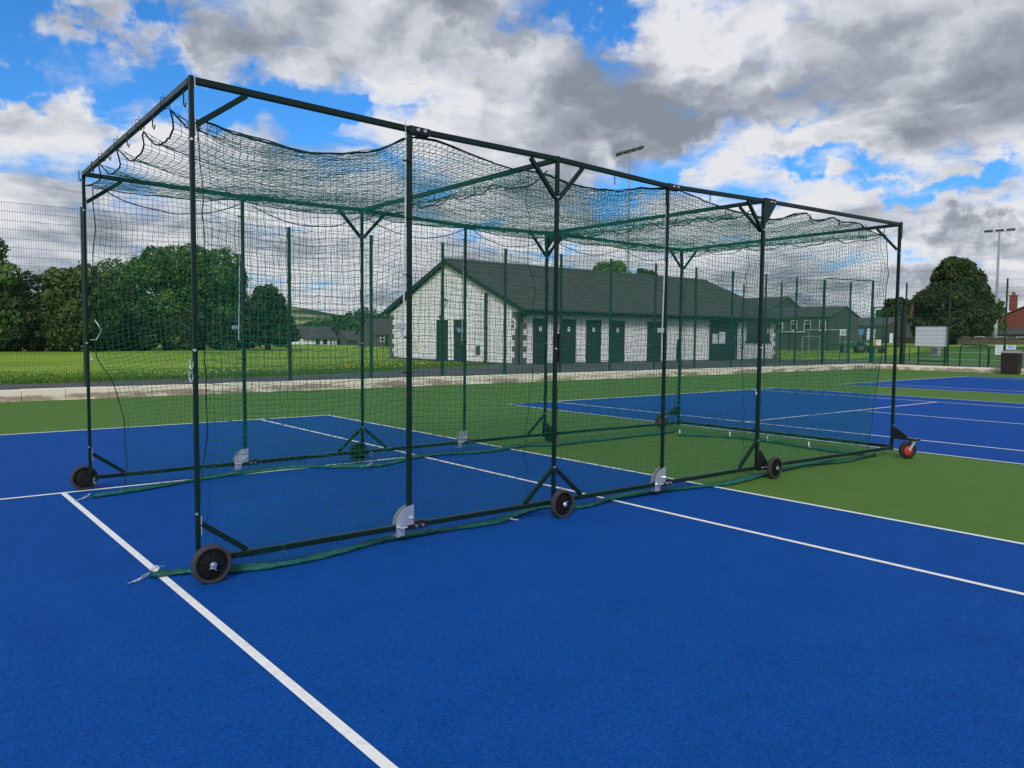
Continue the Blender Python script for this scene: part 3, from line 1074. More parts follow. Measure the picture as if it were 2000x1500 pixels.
def small_right():
    b = thing('notice_board', 'large blank white notice board behind the fence mesh', 'notice board', (35.6, 3.8, GZ))
    m = MB()
    m.box(35.45, 35.475, 3.03, 4.66, 1.235, 2.245)
    m.build('panel', 'paper', b)
    for y in (3.2, 4.5):
        m = MB()
        m.box(35.48, 35.53, y - .03, y + .03, .15, 2.2)
        m.build('leg', 'fence', b)
    s = thing('paper_notice', 'pale paper notice of small print hanging below the white board', 'notice', (36.25, 3.95, 1.0))
    m = MB()
    m.box(36.24, 36.25, 3.72, 4.22, .74, 1.2)
    m.build('sheet', 'paper', s)
    m = MB()
    rg = random.Random(2)
    for k in range(8):
        m.box(36.236, 36.239, 3.78 + rg.uniform(0, .1), 4.16, 1.12 - k * .045, 1.135 - k * .045)
    m.build('print_lines', 'lampgrey', s)
    for y0, y1, z0, z1, lab in ((.80, .47, .885, 1.345, 'small portrait white sign left of the fence post by the bin'), (.33, -.09, 1.14, 1.352, 'small landscape white sign right of the fence post by the bin'),
                                (5.92, 5.74, 1.38, 1.9, 'narrow white sign seen left of the last cage post')):
        t = thing('white_sign', lab, 'sign', (35.3, (y0 + y1) / 2, z0), 'small white signs on the fence')
        m = MB()
        m.box(35.265, 35.275, y1, y0, z0, z1)
        m.build('plate', 'paper', t)
        m = MB()
        for k in range(4):
            zz = z1 - (k + .8) * (z1 - z0) / 5
            m.box(35.261, 35.264, y1 + .05, y0 - .05 - .03 * (k % 2), zz, zz + .018)
        m.build('print_lines', 'bluepanel', t)
    b = thing('litter_bin', 'dark brown litter bin with a pale lid at the right edge', 'bin', (34.6, -.12, 0))
    m = MB()
    m.prism([(-.36, .02), (.36, .02), (.385, .98), (-.385, .98)], lambda u, z: (34.45, -.12 + u, z + .25 - .25), lambda u, z: (34.9, -.12 + u, z))
    m.build('body', 'bin', b, bevel=.02)
    m = MB()
    m.box(34.42, 34.93, -.53, .29, .98, 1.04)
    m.box(34.46, 34.9, -.48, .24, 1.04, 1.085)
    m.build('lid', 'binlid', b, bevel=.015)
    # little signs beyond the fence
    t = thing('white_sign', 'white sign on two thin posts in front of the grey terrace', 'sign', (46.0, 13.0, GZ))
    c = Vector((46.0, 14.3, 0))
    m = MB()
    m.bar((45.86, 14.46, 2.03), (46.14, 14.14, 2.03), .03, .42)
    m.build('plate', 'white', t)
    m = MB()
    for z in (2.12, 1.98):
        m.bar((45.885, 14.385, z), (46.095, 14.145, z), .006, .05)
    m.build('print_lines', 'bluepanel', t)
    for q in ((45.9, 14.45), (46.12, 14.2)):
        m = MB()
        m.cyl((q[0], q[1], .1), (q[0], q[1], 1.9), .03, 8)
        m.build('post', 'mast', t)


small_right()


# ------------------------------------------------------------------ pavilion
def pavilion():
    X0, X1, Y0, Y1, Z0, ZE = 17.14, 39.05, 15.0, 27.0, .15, 2.84
    YR, ZR = 21.0, 5.50
    p = thing('pavilion', 'white rendered single storey pavilion with dark tiled pitched roof', 'building', (X0, Y0, Z0))
    m = MB()
    # shell with gables
    prof = [(Y0, Z0), (Y1, Z0), (Y1, ZE), (YR, ZR - .04), (Y0, ZE)]
    m.prism(prof, lambda y, z: (X0, y, z), lambda y, z: (X1, y, z))
    m.build('wall', 'render', p)
    m = MB()
    m.box(X0 - .012, X1 + .012, Y0 - .012, Y1 + .012, Z0 - .1, Z0 + .12)
    m.build('plinth', 'quoin', p)
    # roof: overlapping courses
    m = MB()
    n = 25
    ov0, ov1 = X0 - .24, X1 + .28
    slope = (ZR - 2.80) / (YR - 14.42)
    for sgn in (1, -1):
        for k in range(n):
            a, b = k / n, (k + 1) / n
            ya, yb = 14.42 + (YR - 14.42) * a, 14.42 + (YR - 14.42) * b + .05
            za, zb = 2.80 + slope * (ya - 14.42), 2.80 + slope * (min(yb, YR) - 14.42)
            f = (lambda y: y) if sgn > 0 else (lambda y: 2 * YR - y)
            yb = min(yb, YR)
            lift = .055
            pts = [(ya, za), (yb, zb), (yb, zb + .03), (ya, za + lift + .03)]
            m.prism([(f(y), z + .04) for y, z in pts], lambda y, z: (ov0, y, z), lambda y, z: (ov1, y, z))
    r = m.build('roof', 'roof', p)
    m = MB()
    m.tube([(ov0 - .01, YR, ZR + .09), (ov1 + .01, YR, ZR + .09)], .11, 8)
    m.build('ridge_tiles', 'roof', r)
    for xx in (ov0 - .02, ov1 - .01):
        m = MB()
        for sgn in (1, -1):
            f = (lambda y: y) if sgn > 0 else (lambda y: 2 * YR - y)
            m.prism([(f(14.40), 2.66), (f(YR), ZR - .12), (f(YR), ZR + .12), (f(14.40), 2.90)], lambda y, z: (xx, y, z), lambda y, z: (xx + .03, y, z))
        m.build('bargeboard', 'dark', r)
    m = MB()
    m.box(ov0 + .02, ov1 - .02, 14.44, 14.98, 2.62, 2.66)
    m.box(ov0 + .02, ov1 - .02, 14.42, 14.45, 2.62, 2.84)
    m.build('soffit', 'dark', r)
    m = MB()
    m.tube([(ov0 + .05, 14.36, 2.79), (ov1 - .05, 14.36, 2.79)], .062, 8)
    m.build('gutter', 'dark', r)
    # quoins
    rows = 9
    hh = (ZE - .1 - Z0 - .12) / rows
    for nm, sx in (('near', 0), ('left', 1), ('right', 2)):
        m = MB()
        for k in range(rows):
            z0 = Z0 + .12 + k * hh
            w = .50 if k % 2 == 0 else .27
            w2 = .50 if k % 2 == 0 else .27
            if sx == 0:
                m.box(X0 - .022, X0 + w, Y0 - .022, Y0 - .002, z0 + .006, z0 + hh - .006)
                m.box(X0 - .022, X0 - .002, Y0 - .001, Y0 + w2 * .9, z0 + .006, z0 + hh - .006)
            elif sx == 1:
                m.box(X0 - .022, X0 - .002, Y1 - w2 * .9, Y1 + .02, z0 + .006, z0 + hh - .006)
            else:
                m.box(X1 - w, X1 + .022, Y0 - .022, Y0 - .002, z0 + .006, z0 + hh - .006)
        m.build('quoin_stones', 'quoin', p)

    def front_door(x0, x1, zt=2.44, sign=True):
        m = MB()
        m.box(x0, x0 + .07, Y0 - .03, Y0 - .002, Z0 + .02, zt)
        m.box(x1 - .07, x1, Y0 - .03, Y0 - .002, Z0 + .02, zt)
        m.box(x0 + .07, x1 - .07, Y0 - .03, Y0 - .002, zt - .07, zt)
        m.box(x0 + .07, x1 - .07, Y0 - .018, Y0 - .004, Z0 + .02, zt - .07)
        m.box(x0 + .1, x1 - .1, Y0 - .024, Y0 - .019, Z0 + .06, Z0 + .32)
        d = m.build('door', 'door', p)
        m = MB()
        m.tube([(x0 + .13, Y0 - .02, 1.15), (x0 + .13, Y0 - .07, 1.15), (x0 + .25, Y0 - .07, 1.15)], .012, 6)
        m.build('handle', 'zinc', d)
        m = MB()
        m.box(x0 + .08, x1 - .08, Y0 - .06, Y0 - .02, Z0 - .01, Z0 + .025)
        m.build('sill', 'zinc', d)
        if sign:
            c = (x0 + x1) / 2
            m = MB()
            m.box(c - .085, c + .085, Y0 - .026, Y0 - .0195, 1.83, 2.05)
            m.build('door_sign', 'paper', d)
    for a, b in ((18.04, 18.98), (19.89, 20.90), (21.63, 22.70), (23.40, 24.50), (26.30, 27.48)):
        front_door(a, b)
    # gable doors
    for k, (y0, y1) in enumerate(((20.93, 22.02), (19.24, 20.36))):
        m = MB()
        x = X0
        m.box(x - .03, x - .002, y0, y0 + .07, Z0 + .02, 2.41)
        m.box(x - .03, x - .002, y1 - .07, y1, Z0 + .02, 2.41)
        m.box(x - .03, x - .002, y0 + .07, y1 - .07, 2.34, 2.41)
        m.box(x - .018, x - .004, y0 + .07, y1 - .07, Z0 + .02, 2.34)
        d = m.build('door', 'door', p)
        m = MB()
        m.tube([(x - .02, y0 + .16, 1.15), (x - .07, y0 + .16, 1.15), (x - .07, y0 + .28, 1.15)], .012, 6)
        m.build('handle', 'zinc', d)
        if k == 1:
            m = MB()
            m.box(x - .028, x - .0195, 19.70, 20.12, 1.84, 2.0)
            m.build('door_sign', 'bluepanel', d)
    # roller door recess with notices
    m = MB()
    m.box(31.89, 34.31, Y0 - .02, Y0 - .004, Z0 + .02, 2.62)
    m.box(31.82, 31.89, Y0 - .05, Y0 - .003, Z0 + .02, 2.62)
    m.box(34.31, 34.38, Y0 - .05, Y0 - .003, Z0 + .02, 2.62)
    for z in np.arange(.3, 2.5, .12):
        m.box(31.9, 34.3, Y0 - .03, Y0 - .021, z, z + .09)
    d = m.build('roller_door', 'door', p)
    for a, b, z0, z1 in ((32.08, 32.60, 1.23, 1.8), (32.74, 33.35, 1.23, 1.93)):
        m = MB()
        m.box(a, b, Y0 - .045, Y0 - .032, z0, z1)
        m.build('notice', 'paper', d)
    # window
    m = MB()
    m.box(35.60, 38.05, Y0 - .012, Y0 - .004, 1.37, 2.44)
    w = m.build('window', 'glass', p)
    m = MB()
    for x in (35.56, 36.8, 38.03):
        m.box(x, x + .06, Y0 - .03, Y0 - .003, 1.37, 2.44)
    m.box(35.56, 38.09, Y0 - .03, Y0 - .003, 2.44, 2.50)
    m.build('frame', 'door', w)
    m = MB()
    m.box(35.45, 38.2, Y0 - .09, Y0 - .003, 1.28, 1.368)
    m.build('sill', 'dark', w)
    # number signs
    m = MB()
    m.box(X0 - .045, X0 - .024, 15.14, 15.62, 1.92, 2.345)
    s = m.build('number_sign', 'white', p)
    writing('2', .47, (X0 - .047, 15.38, 2.13), ROT_LEFT, 'black', s)
    m = MB()
    m.box(37.74, 38.20, Y0 - .05, Y0 - .034, 1.90, 2.32)
    s = m.build('number_sign', 'white', p)
    writing('3', .45, (37.97, Y0 - .053, 2.11), ROT_FRONT, 'black', s)
    # pipes, lamp, meter box
    m = MB()
    m.tube([(X0 - .10, 17.47, 3.70), (X0 - .10, 17.47, .42), (X0 - .14, 17.47, .28), (X0 - .2, 17.47, .18)], .085, 10)
    for z in (.7, 2.0, 3.3):
        m.lathe([(.085, -.03), (.105, -.03), (.105, .03), (.085, .03)], 'z', 12, (X0 - .10, 17.47, z))
    m.build('soil_pipe', 'dark', p, smooth=True)
    m = MB()
    m.tube([(34.46, 14.38, 2.72), (34.46, 14.9, 2.5), (34.46, 14.93, 2.35), (34.46, 14.93, .2)], .05, 8)
    m.build('downpipe', 'dark', p, smooth=True)
    m = MB()
    m.tube([(X0 - .36, 14.45, 2.70), (X0 - .05, 14.92, 2.48), (X0 - .03, 14.93, .2)], .045, 8)
    m.build('downpipe', 'dark', p, smooth=True)
    m = MB()
    m.box(X0 - .07, X0 - .003, 23.90, 24.21, .76, 1.36)
    m.build('meter_box', 'kerb', p)
    m = MB()
    m.box(X0 - .035, X0 - .003, 18.04, 18.4, .6, 1.05)
    m.build('vent', 'greywall', p)
    m = MB()
    m.box(X0 - .12, X0 - .003, 21.38, 21.66, 2.5, 2.66)
    m.build('wall_lamp', 'lampgrey', p)
    m = MB()
    m.tube([(X0 - .02, 20.9, 3.42), (X0 - .25, 20.9, 3.5)], .03, 6)
    m.box(X0 - .36, X0 - .2, 20.82, 20.98, 3.42, 3.52)
    m.build('wall_lamp', 'lampgrey', p)
    b = thing('bollard', 'short dark post standing in front of the pavilion wall', 'bollard', (28.6, 14.7, GZ))
    m = MB()
    m.lathe([(.001, .1), (.075, .1), (.075, 1.42), (.06, 1.47), (.001, 1.49)], 'z', 12, (28.6, 14.7, 0), closed=False)
    m.build('shaft', 'dark', b, smooth=True)


pavilion()


# ------------------------------------------------------------------ far buildings
def windows(m_parent, spots, axis, face, w, h, frame='white'):
    """spots: (along, z0); face: plane coordinate; axis 'x' wall faces -X, 'y' wall faces -Y"""
    for u, z in spots:
        m = MB()
        t = .05
        for a, b, c, d in ((u, u + t, z, z + h), (u + w - t, u + w, z, z + h), (u + t, u + w - t, z, z + t), (u + t, u + w - t, z + h - t, z + h), (u + t, u + w - t, z + h * .62, z + h * .62 + t)):
            if axis == 'y':
                m.box(a, b, face - .05, face - .003, c, d)
            else:
                m.box(face - .05, face - .003, a, b, c, d)
        f = m.build('window', frame, m_parent)
        m = MB()
        if axis == 'y':
            m.box(u + t, u + w - t, face - .03, face - .004, z + t, z + h - t)
        else:
            m.box(face - .03, face - .004, u + t, u + w - t, z + t, z + h - t)
        m.build('pane', 'glass', f)


def house(name, label, x0, x1, y0, y1, z0, ze, zr, ridge, wallm, roofm, ov=.25, cat='house'):
    p = thing(name, label, cat, ((x0 + x1) / 2, y0, z0))
    m = MB()
    if ridge == 'x':
        c = (y0 + y1) / 2
        m.prism([(y0, z0 - .5), (y1, z0 - .5), (y1, ze), (c, zr - .1), (y0, ze)], lambda y, z: (x0, y, z), lambda y, z: (x1, y, z))
    else:
        c = (x0 + x1) / 2
        m.prism([(x0, z0 - .5), (x1, z0 - .5), (x1, ze), (c, zr - .1), (x0, ze)], lambda x, z: (x, y0, z), lambda x, z: (x, y1, z))
    m.build('wall', wallm, p)
    m = MB()
    if ridge == 'x':
        s = (zr - ze) / (c - y0)
        for y, o in ((y0, -1), (y1, 1)):
            m.prism([(y + o * ov, ze - s * ov), (c, zr), (c, zr + .12), (y + o * ov, ze - s * ov + .12)], lambda yy, z: (x0 - ov, yy, z), lambda yy, z: (x1 + ov, yy, z))
    else:
        s = (zr - ze) / (c - x0)
        for x, o in ((x0, -1), (x1, 1)):
            m.prism([(x + o * ov, ze - s * ov), (c, zr), (c, zr + .12), (x + o * ov, ze - s * ov + .12)], lambda xx, z: (xx, y0 - ov, z), lambda xx, z: (xx, y1 + ov, z))
    r = m.build('roof', roofm, p)
    return p, r


def chimney(r, x, y, z0, z1, m='brick', s=.45):
    b = MB()
    b.box(x - s, x + s, y - s * .7, y + s * .7, z0, z1)
    b.box(x - s - .06, x + s + .06, y - s * .7 - .06, y + s * .7 + .06, z1, z1 + .12)
    for k in (-.5, .5):
        b.lathe([(.001, z1 + .12), (.13, z1 + .12), (.1, z1 + .5), (.001, z1 + .5)], 'z', 10, (x + k * s, y, 0), closed=False)
    b.build('chimney', m, r)


def far_buildings():
    # bungalow beyond the field
    p, r = house('bungalow', 'low white bungalow with a grey roof beyond the field', 37.6, 42.4, 84.5, 90, .0, 1.0, 2.5, 'x', 'render', 'slate')
    windows(p, [(39.3, .25), (40.35, .25), (41.4, .25)], 'y', 84.5, .6, .62, 'dark')
    m = MB()
    m.box(41.6, 42.3, 84.46, 84.497, .2, 1.0)
    m.build('door', 'white', p)
    p, r = house('garage', 'dark grey garage with a wide door beside the white bungalow', 43.0, 46.6, 82.5, 87, -.2, .9, 2.0, 'x', 'greywall', 'slate')
    m = MB()
    m.box(43.2, 46.4, 82.46, 82.497, -.2, .75)
    m.build('garage_door', 'lampgrey', p)
    p, r = house('bungalow', 'small white gabled house between the dark garage and brown house', 46.9, 49.2, 84, 89, -.2, 1.1, 2.3, 'y', 'render', 'slate')
    windows(p, [(47.5, .3)], 'y', 84, .7, .6, 'dark')
    p, r = house('cottage', 'long brown stone cottage with white windows left of the pavilion', 39.4, 52, 68.5, 73, -.1, 1.75, 3.4, 'x', 'stone', 'slate')
    windows(p, [(40.0, .75), (41.3, .75), (42.4, .75), (43.5, .75)], 'y', 68.5, .55, .75)
    m = MB()
    m.box(40.75, 41.1, 68.46, 68.497, 0, 1.3)
    m.build('door', 'dark', p)
    # grey terrace to the right of the pavilion
    p, r = house('terrace_house', 'long grey terrace with small white windows right of the pavilion', 56.5, 61.0, 21.0, 34, .6, 3.45, 4.30, 'y', 'greywall', 'roof', .12)
    windows(p, [(25.6, 2.35), (24.2, 2.3), (22.9, 2.3), (21.5, 2.25)], 'x', 56.5, .62, .85)
    m = MB()
    m.box(56.3, 56.5 - .003, 23.4, 26.6, 2.12, 2.2)
    m.build('ledge', 'white', p)
    for y in (21.3, 24.9):
        m = MB()
        m.tube([(56.42, y, 3.4), (56.42, y, .6)], .05, 6)
        m.build('downpipe', 'dark', p)
    p, r = house('terrace_house', 'darker grey house roof just above the right end of the pavilion roof', 66, 72, 33, 41, .9, 4.6, 5.9, 'y', 'greywall', 'roof', .12)
    m = MB()
    for y in (34.2, 35.2):
        m.box(65.9, 66.3, y, y + .35, 4.95, 5.2)
    m.build('skylight', 'white', r)
    p, r = house('wall_house', 'low grey building with a stone yard wall right of the grey terrace', 78, 84, 26.6, 31, 1.0, 3.0, 3.9, 'y', 'greywall', 'roof', .1)
    p['label'] = 'low grey outbuilding in the gap between terrace and brick house'
    p.name = 'outbuilding'
    # brick house behind the big tree
    p, r = house('brick_house', 'brown brick house with a purple slate roof left of the big tree', 92, 100, 27.0, 33.4, 1.1, 4.3, 6.5, 'x', 'brick', 'slate')
    chimney(r, 93.0, 30.2, 5.6, 6.9)
    m = MB()
    m.box(91.95, 91.997, 31.2, 32.2, 2.0, 3.2)
    m.build('window', 'white', p)
    m = MB()
    m.box(90.6, 91.99, 27.8, 33.2, 1.1, 1.9)
    m.box(90.5, 92.0, 27.7, 33.3, 2.45, 2.62)
    m.build('porch', 'stone', p)
    p, r = house('brick_house', 'bright red brick gable house with a grey slate roof at right edge', 101.5, 109, 15.5, 24.2, 1.1, 4.3, 6.3, 'x', 'brick', 'slate')
    chimney(r, 102.2, 22.8, 5.2, 7.0)
    windows(p, [(16.6, 1.9), (18.2, 1.9), (16.6, 3.3), (18.2, 3.3)], 'x', 101.5, .9, 1.0)
    m = MB()
    m.box(101.40, 101.497, 15.5, 20.6, 1.0, 4.25)
    m.build('grey_front', 'stone', p)
    p, r = house('cottage', 'low pale cottage glimpsed under the big tree', 96, 104, 18.5, 27, 1.1, 2.3, 3.0, 'y', 'stone', 'slate')
    windows(p, [(19.2, 1.3), (21.2, 1.3), (23.6, 1.3)], 'x', 96, 1.0, .7)
    # dark stone boundary wall
    m = MB()
    m.box(80.0, 80.5, -60, 38, .9, 1.72)
    m.box(79.95, 80.55, -60, 38, 1.72, 1.80)
    tag(m.build('stone_wall', 'stone'), 'long low dark stone boundary wall beyond the pitch', 'wall')


far_buildings()


def floodlights():
    def mast(label, x, y, z0, h, n, along, r, w=3.0, hh=.20):
        t = thing('floodlight_mast', label, 'floodlight', (x, y, z0), 'tall floodlight masts')
        m = MB()
        m.tube([(x, y, z0), (x, y, z0 + h * .25), (x, y, z0 + h * .251), (x, y, z0 + h)], [r, r * .85, r * .62, r * .36], 10)
        m.build('mast', 'mast', t, smooth=True)
        d = Vector(along).normalized()
        c = Vector((x, y, z0 + h))
        m = MB()
        m.bar(c - d * w / 2, c + d * w / 2, .1)
        m.build('cross_arm', 'mast', t)
        nrm = Vector((-d.y, d.x, 0))
        for k in range(n):
            q = c + d * (k - (n - 1) / 2) * w / max(n - .4, 1) + Vector((0, 0, .12))
            m = MB()
            m.bar(q - d * w / n * .46, q + d * w / n * .46, hh * 3, hh, up=nrm * .35 + Vector((0, 0, 1)))
            m.build('lamp_head', 'lampgrey', t, bevel=.03)
        return t
    mast('tall floodlight mast rising behind the pavilion roof', 55.5, 43.5, GZ, 20.7, 4, (.85, -.35, .30), .25)
    q = bpy.data.objects['floodlight_mast']
    m = MB()
    m.tube([(55.5, 43.5, 10.9), (55.9, 43.1, 11.1)], .05, 6)
    m.box(55.75, 56.25, 42.8, 43.3, 11.05, 11.3)
    m.build('side_lamp', 'lampgrey', q)
    mast('tall floodlight mast beside the big tree at the right', 82.6, 17.7, 1.1, 11.5, 3, (.4, -.9, .03), .25, 2.5, .13)


floodlights()


def pitch_things():
    # two small white goals and the ground keeper's tractor, beyond the fence on the right
    def goal(label, x, y, w, h, d):
        t = thing('goal_frame', label, 'goal', (x, y, rise(x, y)), 'white goal frames beyond the fence')
        z = rise(x, y)
        dv = Vector((.62, -.78, 0)) * w
        a, b = Vector((x, y, z)), Vector((x, y, z)) + dv
        m = MB()
        m.tube([a, a + Vector((0, 0, h)), b + Vector((0, 0, h)), b], .045, 8)
        m.build('posts', 'mast', t)
        m = MB()
        bk = Vector((.78, .62, 0)) * d
        m.tube([a + Vector((0, 0, h)), a + bk, b + bk, b + Vector((0, 0, h))], .025, 6)
        m.build('back_frame', 'mast', t)
    goal('larger white goal frame with a long crossbar by the tractor', 52.0, 20.4, 3.0, 1.95, 1.2)
    goal('smaller white goal frame at the right end of the pavilion', 45.2, 16.9, 1.15, 1.55, .8)
    x, y = 54.5, 17.9
    z = rise(x, y)
    t = thing('tractor', 'small green tractor parked on the grass behind the fence', 'tractor', (x, y, z))
    u, v = Vector((.62, -.78, 0)), Vector((.78, .62, 0))

    def P(a, b, c):
        return Vector((x, y, z)) + u * a + v * b + Vector((0, 0, c))
    m = MB()
    m.bar(P(-1.0, 0, .72), P(-.1, 0, .76), .5, .36)
    m.bar(P(-.1, 0, .62), P(.6, 0, .62), .62, .3)
    m.build('bonnet', 'tractor', t, bevel=.05)
    m = MB()
    for s in (-.42, .42):
        m.bar(P(.1, s, .95), P(.75, s, .95), .22, .08)
    m.build('mudguard', 'tractor', t)
    m = MB()
    m.bar(P(.30, 0, .95), P(.62, 0, .95), .45, .12)
    m.bar(P(.62, 0, 1.0), P(.68, 0, 1.4), .45, .1, up=u)
    m.build('seat', 'black', t, bevel=.03)
    m = MB()
    m.tube([P(.75, -.4, .8), P(.78, -.4, 1.85), P(.78, .4, 1.85), P(.75, .4, .8)], .03, 6)
    m.build('roll_bar', 'black', t)
    for a, b, r in ((-.75, -.45, .27), (-.75, .45, .27), (.42, -.52, .42), (.42, .52, .42)):
        c = P(a, b, r)
        m = MB()
        m.cyl(c - v * .1, c + v * .1, r, 18)
        w = m.build('wheel', 'tyre', t)
        m = MB()
        m.cyl(c - v * .105, c + v * .105, r * .5, 14)
        m.build('rim', 'stone', w)
    c = Vector((55.3, 16.6, rise(55.3, 16)))
    t = thing('cart', 'low brown cart with a yellow and white front beside the tractor', 'cart', c)

    def Q(a, b, h):
        return c + u * a + v * b + Vector((0, 0, h))
    m = MB()
    m.bar(Q(-.5, 0, .38), Q(.75, 0, .38), .7, .22)
    m.build('bed', 'stone', t)
    m = MB()
    m.bar(Q(-.45, -.36, .78), Q(-.05, -.36, .78), .04, .55)
    m.build('yellow_panel', 'yellow', t)
    m = MB()
    m.bar(Q(.0, -.36, .78), Q(.35, -.36, .78), .04, .55)
    m.build('white_panel', 'white', t)
    for a in (-.3, .5):
        m = MB()
        m.cyl(Q(a, -.42, .2), Q(a, .42, .2), .2, 14)
        m.build('wheel', 'tyre', t)
    t = thing('display_board', 'upright white striped board standing behind the cart', 'board', (55.9, 17.3, rise(55.9, 17)))
    b0 = Vector((55.9, 17.3, rise(55.9, 17)))
    m = MB()
    m.bar(b0 + Vector((0, 0, 1.45)) - u * .28, b0 + Vector((0, 0, 1.45)) + u * .34, .04, .85)
    m.build('panel', 'white', t)
    m = MB()
    for k in range(5):
        q = b0 - v * .025 + u * (-.2 + k * .12)
        m.bar(q + Vector((0, 0, 1.08)), q + Vector((0, 0, 1.82)), .012, .03, up=u)
    m.build('stripes', 'bluepanel', t)
    m = MB()
    m.bar(b0 - u * .25, b0 - u * .25 + Vector((0, 0, 1.03)), .05)
    m.bar(b0 + u * .3, b0 + u * .3 + Vector((0, 0, 1.03)), .05)
    m.build('legs', 'mast', t)
    b0 = Vector((55.6, 17.9, rise(55.6, 17)))
    t = thing('display_board', 'blue board standing left of the white striped board', 'board', b0)
    m = MB()
    m.bar(b0 + Vector((0, 0, 1.62)) - u * .25, b0 + Vector((0, 0, 1.62)) + u * .2, .04, .45)
    m.build('panel', 'bluepanel', t)
    m = MB()
    m.bar(b0, b0 + Vector((0, 0, 1.4)), .06)
    m.build('leg', 'mast', t)


pitch_things()


# ------------------------------------------------------------------ the net cage
def cage():
    C0 = Vector((-.75, -7.3, 0))
    c = thing('practice_net_cage', 'long dark green wheeled steel cage hung with green netting on the courts', 'net cage', C0)
    YN, YF = -9.1, -5.5
    XN = [-5.33, -3.775, -2.305, -.865, .745, 3.80]
    XF = [-5.245, -3.69, -2.227, -.685, .77, 3.82]
    ZN = [3.120, 3.085, 3.082, 3.036, 3.078, 3.105]      # beam centre heights
    ZF = [3.108, 3.072, 3.082, 3.034, 3.068, 3.055]
    YN5 = -9.16
    PN = [Vector((x, YN if i < 5 else YN5, 0)) for i, x in enumerate(XN)]
    PF = [Vector((x, YF, 0)) for x in XF]
    B = .005
    ZR = .135                                           # bottom rail height
    dz = lambda p, z: Vector((p.x, p.y, z))

    def part(name, m, mt='steel', parent=None, **k):
        return m.build(name, mt, parent or c, **k)

    # ---- posts, beams, rails
    for P, Z, sg in ((PN, ZN, -1), (PF, ZF, 1)):
        for i in range(6):
            w = (.029, .034, .032, .030, .037, .037)[i]
            m = MB()
            z0 = {0: .06, 1: .16, 2: .11, 3: .16, 4: .11, 5: .08}[i]
            z1 = Z[i] + (.027 if i in (0, 2, 4, 5) else -.03)
            m.box(P[i].x - w / 2, P[i].x + w / 2, P[i].y - w / 2, P[i].y + w / 2, z0, z1)
            part('post', m, bevel=B)
        for i in range(5):
            m = MB()
            a, b = dz(P[i], Z[i]), dz(P[i + 1], Z[i + 1])
            d = (b - a).normalized()
            m.bar(a + d * (.02 if i in (0, 2, 4) else -.0), b - d * (.02 if i + 1 in (2, 4, 5) else .002), .038, .042)
            part('top_beam', m, bevel=B)
            m = MB()
            a, b = dz(P[i], ZR), dz(P[i + 1], ZR - (.0 if i < 4 else .02))
            m.bar(a + d * .02, b - d * .02, .036, .040)
            part('bottom_rail', m, bevel=B)
    # ---- cross beams and end rail
    for i in (0, 2, 4, 5):
        m = MB()
        m.bar(dz(PN[i], ZN[i] - .004) + Vector((0, .02, 0)), dz(PF[i], ZF[i] - .004) - Vector((0, .02, 0)), .038, .042)
        part('cross_beam', m, bevel=B)
    m = MB()
    m.bar(dz(PN[5], .13) + Vector((0, .03, 0)), dz(PF[5], .13) - Vector((0, .03, 0)), .046)
    part('bottom_rail', m, bevel=B)
    # ---- corner braces
    def brace(P, Z, i, sx, top, L=.34, H=.27):
        m = MB()
        p = P[i]
        if top:
            a, b = Vector((p.x + sx * .018, p.y, Z[i] - H)), Vector((p.x + sx * L, p.y, Z[i] - .03))
        else:
            a, b = Vector((p.x + sx * .018, p.y, ZR + H)), Vector((p.x + sx * L, p.y, ZR + .025))
        m.bar(a, b, .030, .036)
        part('brace', m, bevel=B)
    for P, Z in ((PN, ZN), (PF, ZF)):
        brace(P, Z, 0, 1, True)
        brace(P, Z, 0, 1, False, .31, .24)
        for s in (-1, 1):
            brace(P, Z, 2, s, True, .30, .33)
            brace(P, Z, 2, s, False, .33, .29)
        brace(P, Z, 4, -1, True, .30, .33)
        brace(P, Z, 4, -1, False, .33, .29)
        if P is PF:
            brace(P, Z, 4, 1, True, .30, .30)
            brace(P, Z, 5, -1, True, .30, .30)
    for i in (4, 5):
        for P, Z, s in ((PN, ZN, 1), (PF, ZF, -1)):
            m = MB()
            m.bar(Vector((P[i].x, P[i].y + s * .03, Z[i] - .33)), Vector((P[i].x, P[i].y + s * .31, Z[i] - .03)), .028, .032)
            part('brace', m, bevel=B)
    # ---- gusset plates at the bolted end section
    for P, Z, s in ((PN, ZN, -1), (PF, ZF, 1)):
        p = P[4]
        y = p.y + s * .020
        m = MB()
        m.prism([(-.022, .03), (.20, .03), (.20, -.03), (.03, -.24), (-.022, -.24)], lambda x, z: (p.x + x, y, Z[4] + z), lambda x, z: (p.x + x, y + s * .006, Z[4] + z))
        g = part('gusset_plate', m)
        m = MB()
        for x in (.10, .165):
            m.cyl((p.x + x, y, Z[4] - .002), (p.x + x, y + s * .018, Z[4] - .004), .011, 8)
        m.build('bolts', 'chrome', g)
        m = MB()
        m.prism([(-.03, -.035), (.19, -.035), (.19, .03), (.04, .19), (-.03, .19)], lambda x, z: (p.x + x, y, ZR + z), lambda x, z: (p.x + x, y + s * .007, ZR + z))
        g = part('gusset_plate', m, 'black')
        m = MB()
        for x in (.08, .145):
            m.cyl((p.x + x, y, ZR - .008), (p.x + x, y + s * .02, ZR - .008), .011, 8)
        m.build('bolts', 'chrome', g)
        p = P[5]
        m = MB()
        y = p.y + s * .020
        m.prism([(-.03, .03), (.025, .03), (.025, -.17), (.005, -.20), (-.03, -.10)], lambda x, z: (p.x + x, y, Z[5] + z), lambda x, z: (p.x + x, y + s * .006, Z[5] + z))
        part('gusset_plate', m)
